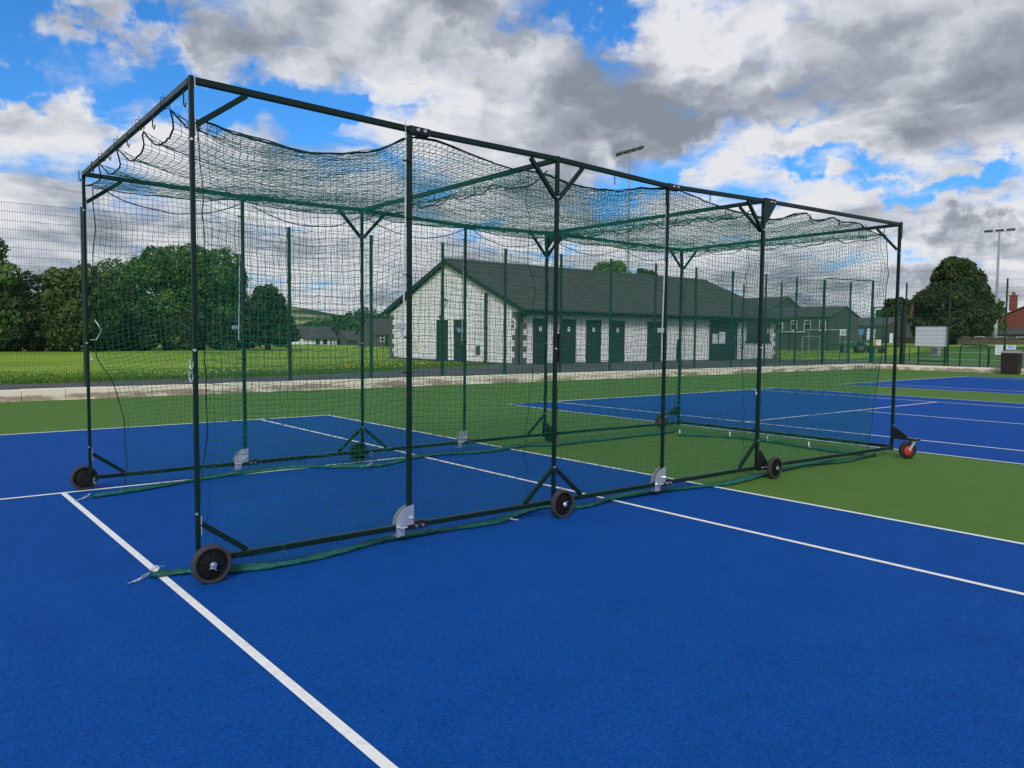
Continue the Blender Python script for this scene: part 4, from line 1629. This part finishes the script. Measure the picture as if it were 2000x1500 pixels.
    # ---- fold hinges
    for P, Z, s in ((PN, ZN, -1), (PF, ZF, 1)):
        for i in (1, 3):
            p = P[i]
            m = MB()
            m.bar(Vector((p.x - .01, p.y, Z[i])), Vector((p.x + .17, p.y, Z[i] - .004)), .052, .054)
            m.box(p.x - .02, p.x + .14, p.y - .022, p.y + .022, Z[i] - .036, Z[i] - .0275)
            h = part('hinge_sleeve', m, 'black', bevel=.004)
            m = MB()
            for x in (.055, .115):
                m.cyl((p.x + x, p.y + s * .024, Z[i]), (p.x + x, p.y + s * .040, Z[i]), .012, 8)
            m.build('bolts', 'zinc', h)
            # quarter-round bottom plates, one each side of the post
            out = [(.028, .315), (.028, .155), (-.055, .150), (-.062, .125), (-.062, .075), (-.145, .066), (-.150, .16)]
            arc = []
            for k in range(1, 12):
                a = math.pi - k / 12 * math.pi / 2
                arc.append((.028 + .178 * math.cos(a), .16 + .155 * math.sin(a)))
            poly = [(.026 + (x - .028) * .86, .07 + (z - .07) * .93) for x, z in out + arc]
            for yy in (p.y - .027, p.y + .022):
                m = MB()
                m.prism(poly, lambda x, z: (p.x + x, yy, z), lambda x, z: (p.x + x, yy + .005, z))
                h = part('hinge_plate', m, 'zinc')
            m = MB()
            m.cyl((p.x - .105, p.y - .075, .143), (p.x - .105, p.y + .05, .143), .009, 8)
            m.cyl((p.x - .12, p.y - .072, .143), (p.x - .06, p.y - .072, .146), .007, 8)
            m.cyl((p.x + .008, p.y - .052, .20), (p.x + .008, p.y + .05, .20), .010, 8)
            m.build('lock_pin', 'chrome', h)
            m = MB()
            m.box(p.x - .05, p.x + .15, p.y - .0215, p.y + .0215, .108, .160)
            m.box(p.x - .02, p.x + .12, p.y - .024, p.y + .024, .161, .169)
            h = part('hinge_block', m, 'black', bevel=.004)
            m = MB()
            for x in (.05, .105):
                m.cyl((p.x + x, p.y - .021, .135), (p.x + x, p.y - .041, .13), .011, 8)
            m.build('bolts', 'chrome', h)
    # ---- bolts on posts
    for P, s in ((PN, -1), (PF, -1)):
        for i in (0, 2, 4, 5):
            for z in (.44, 1.47, 2.76) if i != 5 else (.42, 2.72):
                m = MB()
                m.cyl((P[i].x - .01, P[i].y + s * .014, z), (P[i].x - .01, P[i].y + s * .028, z), .009, 8)
                part('bolt', m, 'chrome')
    # U brackets at the first posts
    for P, Z in ((PN, ZN), (PF, ZF)):
        for z0, z1 in ((Z[0] - .33, Z[0] - .22), (.30, .42), (Z[0] - .045, Z[0] + .02)):
            m = MB()
            m.box(P[0].x + .0155, P[0].x + .022, P[0].y - .015, P[0].y + .015, z0, z1)
            part('u_bracket', m, 'zinc')

    # ---- fixed wheels
    R, Wd = .124, .052

    def make_wheel():
        m = MB()
        # dished plastic rim with ten ribs
        m.lathe([(.022, -.018), (.088, -.008), (.096, -.024), (.100, -.024), (.100, .024), (.096, .024), (.088, .008), (.022, .018)], 'y', 32)
        for k in range(10):
            a = 2 * math.pi * k / 10 + .2
            u = Vector((math.cos(a), 0, math.sin(a)))
            m.bar(u * .03 + Vector((0, -.014, 0)), u * .094 + Vector((0, -.016, 0)), .005, .014, up=(0, 1, 0))
        m.lathe([(.012, -.034), (.03, -.034), (.03, .034), (.012, .034)], 'y', 20)
        w = part('wheel', m, 'rim', smooth=False)
        w.data.transform(Matrix.Translation(C0))
        t = MB()
        pr = []
        for r, o in ((.099, -.024), (.108, -.0255), (.118, -.0245), (.1235, -.018), (.1245, -.006), (.1245, .006), (.1235, .018), (.118, .0245), (.108, .0255), (.099, .024)):
            pr.append((r, o))
        t.lathe(pr, 'y', 44)
        ty = t.build('tyre', 'rubber', c, smooth=True)
        ty.data.transform(Matrix.Translation(C0))
        ty.parent = w
        t = MB()
        t.lathe([(.010, -.040), (.023, -.040), (.023, -.036), (.010, -.036)], 'y', 20)
        t.cyl((0, -.055, 0), (0, .06, 0), .011, 12)
        t.cyl((-.022, -.047, -.026), (.004, -.047, -.018), .003, 6)
        t.cyl((.004, -.047, -.018), (.026, -.047, -.024), .003, 6)
        h = t.build('axle_washer', 'chrome', c)
        h.data.transform(Matrix.Translation(C0))
        h.parent = w
        return w
    proto = make_wheel()
    spots = [(XN[0] + .055, YN - .082, 0), (XN[2] + .03, YN - .082, 0), (XN[4] + .20, YN - .10, 0),
             (XF[0] - .04, YF + .082, 1), (XF[2] - .015, YF + .082, 1), (XF[4] + .2, YF + .10, 1)]
    rgw = random.Random(3)
    for k, (x, y, flip) in enumerate(spots):
        loc = Vector((x, y, R + .0005)) - C0
        rot = (0, rgw.uniform(0, 6), math.pi if flip else 0)
        if k == 0:
            proto.location = loc
            proto.rotation_euler = (0, .35, 0)
        else:
            copy_part(proto, c, loc, rot)
        m = MB()
        s = 1 if flip else -1
        yb = YF if flip else YN
        m.cyl((x, yb - s * .02, R), (x, y - s * .02, R), .012, 10)
        m.box(x - .03, x + .03, yb - .026, yb + .026, R - .035, R + .03)
        part('axle_mount', m, 'black')
    # ---- castors on the end posts
    for P, s, rotz in ((PN, -1, -.57), (PF, 1, -.45)):
        p = P[5]
        if s < 0:
            dirv = Vector((-.05, -1, 0)).normalized()
        else:
            dirv = Vector((.05, 1, 0)).normalized()
        side = Vector((-dirv.y, dirv.x, 0))
        m = MB()
        q = lambda a, b, z: (p.x + dirv.x * a + side.x * b, p.y + dirv.y * a + side.y * b, z)
        m.prism([(.026, .40), (.10, .36), (.24, .268), (.24, .255), (.026, .255)], lambda a, z: q(a, -.004, z), lambda a, z: q(a, .004, z))
        m.bar(q(.026, 0, .25), q(.36, 0, .25), .09, .014)
        m.bar(q(.21, 0, .262), q(.35, 0, .262), .10, .009)
        b = part('castor_bracket', m, 'black')
        m = MB()
        for a in (.235, .33):
            for bb in (-.035, .035):
                m.cyl(q(a, bb, .225), q(a, bb, .275), .009, 8)
        m.build('bolts', 'chrome', b)
        # fork and pneumatic wheel, trailing
        cx, cy, _ = q(.29, 0, 0)
        tr = Matrix.Translation((cx, cy, 0)) @ Matrix.Rotation(rotz, 4, 'Z')
        m = MB()
        for yy in (-.037, .037):
            m.bar((0, yy, .235), (-.075, yy, .120), .006, .034, up=(1, 0, 0))
        m.bar((-.03, 0, .238), (.03, 0, .238), .08, .008)
        m.cyl((0, 0, .236), (0, 0, .25), .025, 12)
        m.cyl((-.075, -.046, .118), (-.075, .046, .118), .010, 10)
        m.v = [tuple(tr @ Vector(v)) for v in m.v]
        f = part('castor', m, 'zinc')
        m = MB()
        m.lathe([(.060, -.022), (.078, -.030), (.100, -.030), (.114, -.019), (.118, 0), (.114, .019), (.100, .030), (.078, .030), (.060, .022)], 'y', 36, (-.075, 0, .118))
        m.v = [tuple(tr @ Vector(v)) for v in m.v]
        m.build('tyre', 'tyre', f, smooth=True)
        m = MB()
        m.lathe([(.012, -.024), (.030, -.024), (.052, -.012), (.064, -.020), (.064, .020), (.052, .012), (.030, .024), (.012, .024)], 'y', 28, (-.075, 0, .118))
        m.v = [tuple(tr @ Vector(v)) for v in m.v]
        m.build('hub', 'red', f, smooth=True)
    # ---- prop rods beside the fold posts
    for P, idx, s in ((PN, (1, 3), -1), (PF, (1, 3), -1)):
        for i in idx:
            p = P[i]
            x = p.x - .045
            zt = 3.14 if (P is PN and i == 1) else 2.86
            zb = 1.50
            m = MB()
            m.cyl((x - .02, p.y + s * .02, zb), (x, p.y + s * .02, zt - .55), .0065, 8)
            m.cyl((x, p.y + s * .02, zt - .55), (x, p.y + s * .02, zt), .003, 6)
            r = part('prop_rod', m, 'alu')
            m = MB()
            m.box(x - .095, x - .005, p.y + s * .03 - .004, p.y + s * .03 + .004, 1.62, 1.665)
            m.build('handle_plate', 'zinc', r, bevel=.003)
            for z in (1.30, 1.56, 2.02, 2.44, 2.85):
                m = MB()
                m.cyl((x - .02, p.y + s * .02, z), (p.x, p.y + s * .02, z - .005), .006, 6)
                m.build('clip', 'black', r)
    m = MB()
    m.box(PN[2].x + .026, PN[2].x + .042, PN[2].y - .02, PN[2].y + .02, 1.35, 1.60)
    m.tube([(PN[2].x + .026, PN[2].y - .01, 1.62), (PN[2].x + .05, PN[2].y - .01, 1.62)], .006, 6)
    m.tube([(PN[2].x + .026, PN[2].y - .01, 1.33), (PN[2].x + .05, PN[2].y - .01, 1.33)], .006, 6)
    part('latch', m, 'black')

    # ---- hooks on the beams
    def hook(p, d=Vector((0, 0, -1)), l=.085):
        m = MB()
        p = Vector(p)
        m.tube([p, p + d * l, p + d * l + Vector((.012, .012, -.012)), p + d * (l - .02) + Vector((.022, .022, 0))], .0045, 6)
        part('hook', m, 'black')
    for y in (-8.95, -8.25, -7.55, -6.95, -6.3, -5.75):
        hook((XN[0], y, ZN[0] - .03))
    for x in (-1.6, -.2, 1.7, 2.35, 3.0, 3.5):
        hook((x, YN, ZN[3] - .0), l=.06)
    for i in (2, 4, 5):
        for y in (-8.6, -7.9, -7.2, -6.5, -5.9):
            hook((XN[i], y, ZN[i] - .03), l=.07)
    # beam ties wrapped round the first cross beam
    for y in (-8.5, -7.8, -7.05, -6.4):
        m = MB()
        z = ZN[0]
        x = XN[0] + (y + 9.1) / 3.6 * (XF[0] - XN[0])
        m.tube([(x - .029, y, z - .03), (x - .029, y, z + .027), (x + .029, y, z + .027), (x + .029, y, z - .03), (x, y, z - .045)], .0035, 5, closed=True)
        m.tube([(x, y, z + .027), (x - .01, y + .01, z + .06)], .002, 5)
        part('cable_tie', m, 'black')

    # ---------------------------------------------------------------- netting
    rng = np.random.default_rng(21)
    G = .048

    def tube_grid(P, r):
        """3-sided tubes along every row and column of a grid of nodes"""
        def strands(Q):                     # Q: (strands, nodes, 3)
            T = np.gradient(Q, axis=1)
            T /= np.linalg.norm(T, axis=2)[..., None] + 1e-9
            up = np.zeros_like(T)
            up[..., 2] = 1
            flat = np.abs(T[..., 2]) > .8
            up[flat] = (.6, .8, 0)
            a = np.cross(T, up)
            a /= np.linalg.norm(a, axis=2)[..., None] + 1e-9
            b = np.cross(T, a)
            V = np.stack([Q + r * (a * math.cos(t) + b * math.sin(t)) for t in (0, 2.0944, 4.1888)], 2)
            s, n = Q.shape[:2]
            i = np.arange(s * n * 3).reshape(s, n, 3)
            fs = []
            for k in range(3):
                k2 = (k + 1) % 3
                fs.append(np.stack([i[:, :-1, k], i[:, :-1, k2], i[:, 1:, k2], i[:, 1:, k]], -1).reshape(-1, 4))
            return V.reshape(-1, 3), np.concatenate(fs)
        V1, F1 = strands(P)
        V2, F2 = strands(P.transpose(1, 0, 2))
        return np.concatenate([V1, V2]), np.concatenate([F1, F2 + len(V1)])

    def put_net(name, P, r=.0020):
        V, Q = tube_grid(P, r)
        V = V - np.array(C0)
        return link(name, fast_mesh(name, V, Q), 'net', c, o0=Vector(C0))

    def jitter(P, amp, low):
        sh = P.shape[:2]
        for k in range(3):
            P[..., k] += rng.normal(0, amp, sh) + smooth_noise(rng, sh, 10) * low
        return P
    near_top = [(-5.25, 2.90), (-5.07, 2.845), (-4.84, 2.825), (-4.55, 2.82), (-4.25, 2.85), (-4.0, 2.92), (-3.79, 3.03), (-3.69, 3.055), (-3.52, 3.055), (-3.28, 3.01), (-2.97, 2.97), (-2.76, 2.95),
                (-2.43, 2.955), (-2.3, 2.95), (-2.13, 2.91), (-1.82, 2.90), (-1.48, 2.93), (-1.13, 2.985), (-.84, 3.02), (-.62, 3.02), (-.19, 2.97), (.24, 2.93), (.57, 2.92), (.86, 2.90), (1.11, 2.91), (1.42, 3.0), (1.69, 3.055),
                (1.84, 2.985), (2.1, 3.02), (2.33, 3.055), (2.5, 3.0), (2.75, 3.03), (2.97, 3.06), (3.09, 3.0), (3.35, 2.96), (3.68, 2.96)]
    far_top = [(-5.15, 3.0), (-4.9, 2.985), (-4.5, 2.97), (-4.1, 2.985), (-3.72, 3.03), (-3.3, 2.98), (-2.9, 2.97), (-2.5, 3.0), (-2.2, 3.035), (-1.8, 2.98), (-1.4, 2.96), (-1.0, 2.98), (-.7, 3.0),
               (-.3, 2.96), (.1, 2.95), (.5, 2.97), (.8, 3.02), (1.4, 2.96), (2.1, 2.97), (2.8, 2.95), (3.4, 2.97), (3.68, 2.99)]
    near_bot = [(-5.35, -8.89), (-5.11, -9.03), (-4.76, -9.12), (-4.25, -9.04), (-3.85, -8.95), (-3.41, -8.97), (-2.92, -9.01), (-2.61, -8.93), (-2.2, -8.80), (-1.99, -8.96), (-1.78, -9.01), (-1.34, -8.92), (-.64, -8.96), (.03, -9.09),
                (.43, -9.12), (1.12, -9.0), (2.05, -8.92), (2.67, -9.07), (3.42, -9.03)]
    far_bot = [(-5.1, -5.87), (-4.71, -5.75), (-4.13, -5.55), (-3.52, -5.45), (-2.95, -5.47), (-2.77, -5.65), (-2.36, -5.88), (-2.09, -5.88), (-1.64, -5.66), (-1.05, -5.60), (-.49, -5.74), (.04, -5.65), (.35, -5.62), (.72, -5.79), (1.39, -5.79),
               (2.43, -5.77), (3.02, -5.78), (3.55, -5.68)]

    def side(top, bot, ytop, edge0, edge1, bulge):
        tx, tz = np.array(top).T
        bx, by = np.array(bot).T
        nu = int((tx[-1] - tx[0]) / G)
        nv = int(2.98 / G)
        s = np.linspace(0, 1, nu)
        X = tx[0] + (tx[-1] - tx[0]) * s
        zt = np.interp(X, tx, tz)
        yb = np.interp(X, bx, by)
        v = np.linspace(0, 1, nv)
        P = np.zeros((nu, nv, 3))
        zz = zt[:, None] * (1 - v) + .05 * v
        P[..., 2] = zz
        P[..., 0] = X[:, None]
        yy = ytop + (yb - ytop)[:, None] * (v ** 1.4)
        P[..., 1] = yy + bulge * np.sin(np.pi * v)[None, :] * (.5 + .5 * np.sin(X * 1.7 + .6))[:, None]
        # curved free edges
        e0 = np.interp(zz, edge0[0], edge0[1]) - X[0]
        e1 = np.interp(zz, edge1[0], edge1[1]) - X[-1]
        d0 = np.exp(-((X - X[0]) / .7))[:, None]
        d1 = np.exp(-((X[-1] - X) / .7))[:, None]
        P[..., 0] += e0 * d0 + e1 * d1
        # slack: rows sag between the top ties
        P[..., 2] -= (np.interp(X, tx, tz).max() - zt)[:, None] * .0
        return P
    ez = np.array([.0, .14, .29, .63, 1.04, 1.32, 1.60, 2.01, 2.46, 2.76, 2.97, 3.2])
    ex = np.array([3.40, 3.42, 3.45, 3.54, 3.66, 3.74, 3.77, 3.76, 3.79, 3.71, 3.66, 3.66])
    ln_z = np.array([0, .4, .76, 1.09, 1.4, 1.9, 2.4, 2.85, 3.2])
    ln_x = np.array([-5.30, -5.29, -5.25, -5.23, -5.25, -5.235, -5.245, -5.26, -5.26])
    lf_z = np.array([0, .13, .28, .54, .80, 1.06, 1.24, 1.40, 1.52, 1.82, 2.22, 2.46, 2.66, 2.80, 3.2])
    lf_x = np.array([-5.02, -5.01, -4.99, -4.98, -4.99, -5.03, -5.07, -5.15, -5.20, -5.21, -5.21, -5.20, -5.18, -5.19, -5.15])
    Pn = jitter(side(near_top, near_bot, YN + .05, (ln_z, ln_x), (ez, ex), .05), .0035, .006)
    Pf = jitter(side(far_top, far_bot, YF - .05, (lf_z, lf_x), (ez, ex + .02), -.05), .0035, .007)
    # the far net is pinched where one tie pulls on its free edge
    d = np.exp(-((Pf[..., 0] + 5.2) ** 2 + (Pf[..., 2] - 1.75) ** 2 * .55) / .35)
    Pf[..., 2] -= d * .22
    put_net('side_net', Pn)
    put_net('side_net', Pf)
    # end net
    nu, nv = int(3.45 / G), int(2.85 / G)
    Y = np.linspace(-8.98, -5.56, nu)
    v = np.linspace(0, 1, nv)
    P = np.zeros((nu, nv, 3))
    ztop = np.interp(Y, [-8.98, -8.76, -8.69, -8.32, -7.68, -6.62, -5.5], [2.97, 2.95, 2.92, 2.90, 2.87, 2.87, 2.86])
    P[..., 1] = Y[:, None]
    P[..., 2] = ztop[:, None] * (1 - v) + .05 * v
    xb = np.interp(Y, [-8.97, -8.55, -7.96, -7.17, -6.53, -6.0, -5.5], [3.46, 3.46, 3.52, 3.62, 3.55, 3.40, 3.55])
    xt = np.interp(P[..., 2], ez, ex)
    w0 = np.exp(-((Y + 8.98) / .9))[:, None]
    P[..., 0] = (3.74 * (1 - v ** 2)[None, :] + xb[:, None] * (v ** 2)[None, :]) * (1 - w0) + xt * w0 + .06 * np.sin(np.pi * v)[None, :] * np.sin((Y + 9) * 2.1)[:, None]
    put_net('end_net', jitter(P, .0035, .012))
    # roof net
    nu, nv = int(8.9 / G), int(3.5 / G)
    X = np.linspace(-5.22, 3.68, nu)
    v = np.linspace(0, 1, nv)
    P = np.zeros((nu, nv, 3))
    P[..., 0] = X[:, None]
    P[..., 1] = (YN + .05) * (1 - v) + (YF - .05) * v
    za = np.interp(X, *np.array(near_top).T)
    zb = np.interp(X, *np.array(far_top).T)
    z = za[:, None] * (1 - v) + zb[:, None] * v
    tb = np.interp(X, [-5.3, -2.27, .76, 3.75], [0, 1, 2, 3])
    along = np.sin(np.pi * (tb % 1.0)) ** .9
    across = np.sin(np.pi * v ** .85)
    # the edges' scallops die out towards the middle of the roof
    ker = np.hanning(61) / np.hanning(61).sum()
    zas = np.convolve(np.pad(za, 30, 'edge'), ker, 'valid')
    zbs = np.convolve(np.pad(zb, 30, 'edge'), ker, 'valid')
    z = zas[:, None] * (1 - v) + zbs[:, None] * v
    z += (za - zas)[:, None] * np.exp(-v / .10)[None, :] + (zb - zbs)[:, None] * np.exp(-(1 - v) / .10)[None, :]
    z -= (.085 * along)[:, None] * across[None, :]
    # the free front edge hangs in scallops between its ties
    sc = np.interp(P[0, :, 1], [-9.05, -8.8, -8.52, -8.3, -8.05, -7.80, -7.55, -7.3, -7.04, -6.8, -6.6, -6.36, -6.1, -5.8, -5.55], [2.90, 2.90, 2.95, 2.95, 2.94, 2.95, 2.95, 2.94, 2.95, 2.95, 2.95, 2.955, 2.955, 2.96, 2.99])
    for t in (-8.52, -7.80, -7.04, -6.36):
        sc = sc + .14 * np.exp(-np.abs((P[0, :, 1] - t) / .075) ** 1.2)
    wf = np.exp(-((X + 5.22) / .22) ** 1.3)[:, None]
    z = z * (1 - wf) + sc[None, :] * wf
    P[..., 2] = z
    rec = (3.08 - sc)[None, :] * .45 * np.clip((P[0, :, 1] + 8.95) / .3, 0, 1)[None, :]
    P[..., 0] -= (.07 * np.exp(-((X + 5.22) / .3)))[:, None]
    P[..., 0] += rec * np.exp(-((X + 5.22) / .9))[:, None]
    # folds running along the cage
    P[..., 2] += .006 * np.sin(P[..., 1] * 4 + X[:, None] * 1.3) * across[None, :]
    roof = jitter(P, .0025, .0035)
    put_net('roof_net', roof, .0023)

    # ---- edge ropes and lacing
    def rope(pts, r=.0048, name='rope', m='rope'):
        b = MB()
        pts = [Vector(p) for p in pts]
        b.tube(pts, r, 6)
        return part(name, b, m, smooth=True)
    rope([tuple(q) for q in Pn[::2, 0]], .0065)
    rope([tuple(q + np.array([0, .008, .007 + .006 * math.sin(i * .7)])) for i, q in enumerate(Pn[::3, 0])], .0045)
    rope([tuple(q) for q in Pf[::2, 0]], .0055)
    rope([tuple(q) for q in P[0, ::1]], .0065)
    rope([tuple(q) for q in Pn[0, ::2]], .003)
    rope([tuple(q) for q in Pf[0, ::2]], .005)
    rope([tuple(q) for q in Pn[-1, ::2]], .005)
    rope([tuple(q) for q in Pf[-1, ::2]], .005)
    rg2 = random.Random(4)

    def lacing(x, y, z0, z1, amp=.03):
        pts = []
        k = 26
        for i in range(k + 1):
            t = i / k
            pts.append((x + rg2.uniform(-1, 1) * amp + .05 * math.sin(t * 9 + x), y + rg2.uniform(-.01, .01), z0 + (z1 - z0) * t))
        rope(catmull(pts, 3), .0028, 'lacing_cord')
    lacing(-2.52, -9.02, 2.93, .12)
    lacing(.56, -9.02, 2.90, .12)
    lacing(.86, -5.6, 2.85, .15)
    # cords where the roof net is tied to the cross beams
    for i in (2, 4, 5):
        x = XN[i]
        pts = []
        ys = np.linspace(-8.95, -5.65, 19)
        for k, y in enumerate(ys):
            pts.append((x + rg2.uniform(-.02, .02), y, (3.0 if k % 4 == 0 else 2.93) + rg2.uniform(-.012, .012)))
        rope(catmull(pts, 4), .006, 'lacing_cord')
        # gathered band of spare netting along the beam
        nb = 60
        yy = np.linspace(-8.7, -5.6, nb)
        band = np.zeros((nb, 7, 3))
        band[..., 1] = yy[:, None]
        sl = np.linspace(0, 1, 7)
        band[..., 0] = x + .03 * np.sin(yy * 5)[:, None] + (sl - .5)[None, :] * .05
        band[..., 2] = 2.985 - sl[None, :] * (.055 + .035 * np.sin(yy * 3 + i)[:, None])
        put_net('net_fold', jitter(band, .006, .004), .0022)
    # slack cord hanging under the far top edge
    for a, b in ((-5.1, -3.75), (-3.6, -2.3), (-2.2, -.75), (-.6, .7), (.85, 2.3), (2.3, 3.6)):
        pts = []
        for k in range(9):
            t = k / 8
            pts.append((a + (b - a) * t, YF - .06, 2.98 - .17 * math.sin(math.pi * t) ** .8 + rg2.uniform(-.008, .008)))
        rope(catmull(pts, 3), .0055, 'lacing_cord')

    # ---- weighted skirts lying on the court
    def skirt(path, r=.030, seed=1):
        g = random.Random(seed)
        pts = catmull([(p[0], p[1], .03) for p in path], 8)
        n = 12
        vs, fs = [], []
        for i, q in enumerate(pts):
            a, b = pts[max(i - 1, 0)], pts[min(i + 1, len(pts) - 1)]
            d = Vector((b[0] - a[0], b[1] - a[1], 0)).normalized()
            s = Vector((-d.y, d.x, 0))
            w = r * (1.25 + .22 * math.sin(i * .45 + seed) + g.uniform(-.14, .14))
            h = .013 * (1 + .35 * math.sin(i * .31 + seed * 2) + g.uniform(-.3, .3))
            if i < 2 or i > len(pts) - 3:
                w *= .75
            for k in range(n):
                t = 2 * math.pi * k / n
                z = max(.0095, .018 + h * math.sin(t) * (1.5 if math.sin(t) > 0 else 1) + .006 * math.sin(k * 2.1 + i * .8) + g.uniform(-.003, .003))
                o = s * (w * math.cos(t) + g.uniform(-.004, .004))
                vs.append((q[0] + o.x, q[1] + o.y, z))
        for i in range(len(pts) - 1):
            for k in range(n):
                k2 = (k + 1) % n
                fs.append((i * n + k, i * n + k2, (i + 1) * n + k2, (i + 1) * n + k))
        fs.append(tuple(range(n)))
        fs.append(tuple(range(len(vs) - 1, len(vs) - 1 - n, -1)))
        b = MB()
        b.add(vs, fs)
        return part('weighted_skirt', b, 'skirt', smooth=True)
    s1 = skirt([(-5.55, -8.83)] + near_bot + [(3.6, -9.03)], seed=1)
    s2 = skirt([(-5.32, -5.91), (-5.13, -5.87)] + far_bot[1:], seed=2)
    s3 = skirt([(3.12, -6.06), (3.30, -6.3), (3.51, -6.6), (3.64, -7.17), (3.52, -7.96), (3.45, -8.5), (3.45, -8.95)], seed=3)

    def ring(b, cpos, rr, r, nrm, squash=1.0):
        nrm = Vector(nrm).normalized()
        u = nrm.orthogonal().normalized()
        w = nrm.cross(u)
        b.tube([Vector(cpos) + u * rr * math.cos(t) + w * rr * squash * math.sin(t) for t in np.linspace(0, 2 * math.pi, 13)[:-1]], r, 6, closed=True)

    def link_oval(b, p, q, w=.011, r=.0032, up=(0, 0, 1)):
        p, q = Vector(p), Vector(q)
        d = (q - p).normalized()
        s = d.cross(Vector(up)).normalized()
        pts = []
        L2 = (q - p).length / 2
        mid = (p + q) / 2
        for t in np.linspace(0, 2 * math.pi, 15)[:-1]:
            pts.append(mid + d * L2 * math.cos(t) + s * w * math.sin(t))
        b.tube(pts, r, 6, closed=True)
    b = MB()
    link_oval(b, (-5.555, -8.835, .035), (-5.625, -8.875, .018))
    link_oval(b, (-5.617, -8.869, .016), (-5.665, -8.892, .014), .012)
    b.cyl((-5.662, -8.89, .013), (-5.700, -8.908, .012), .004, 6)
    ring(b, (-5.52, -8.845, .058), .020, .007, (-.3, -.55, .75))
    b.tube(catmull([(-5.52, -8.80, .045), (-5.49, -8.79, .055), (-5.45, -8.795, .05)], 4), .002, 6)
    b.build('chain', 'chrome', s1)
    b = MB()
    link_oval(b, (-5.33, -5.92, .05), (-5.39, -5.95, .025), .014)
    link_oval(b, (-5.38, -5.945, .022), (-5.45, -5.985, .016))
    b.cyl((-5.44, -5.98, .014), (-5.48, -6.0, .012), .004, 6)
    b.build('chain', 'chrome', s2)
    b = MB()
    for q in ((-2.75, -8.99, .03), (-2.72, -9.02, .02)):
        link_oval(b, q, (q[0] + .06, q[1] - .03, q[2] - .008), .012, .0035)
    b.build('clip', 'chrome', s1)
    b = MB()
    link_oval(b, (-2.42, -5.96, .03), (-2.36, -5.98, .075), .012, .0035, (1, 0, 0))
    b.build('clip', 'chrome', s2)
    for q in ((3.14, -6.10), (3.56, -6.75), (3.60, -7.4), (3.48, -8.15)):
        b = MB()
        b.tube(catmull([(q[0], q[1], .02), (q[0] - .01, q[1] + .01, .06), (q[0] + .02, q[1] + .03, .10)], 4), .008, 6)
        b.build('tie_tag', 'white', s3)
    # karabiners on the posts
    for pos in ((XF[0] + .03, YF - .04, 1.33), (XN[0] - .03, YN - .01, 1.30), (XN[0] - .028, YN - .01, 1.38), (XF[0] + .03, YF - .03, .10), (XN[4] - .08, YN - .02, .98), (XF[2] + .12, YF - .02, .10)):
        b = MB()
        pts = []
        for t in np.linspace(0, 2 * math.pi, 17)[:-1]:
            pts.append((pos[0] + .012 * math.sin(t) * (1.1 if math.cos(t) > 0 else .8), pos[1], pos[2] + .030 * math.cos(t)))
        b.tube(pts, .0032, 6, closed=True)
        part('karabiner', b, 'chrome')
    # pale tie that pulls the far net's free edge to the post
    rope([(XF[0] + .02, YF - .03, 1.50), (XF[0] + .075, YF - .04, 1.502), (XF[0] + .12, YF - .05, 1.60), (XF[0] + .06, YF - .05, 1.70)], .004, 'tie_cord', 'alu')


cage()
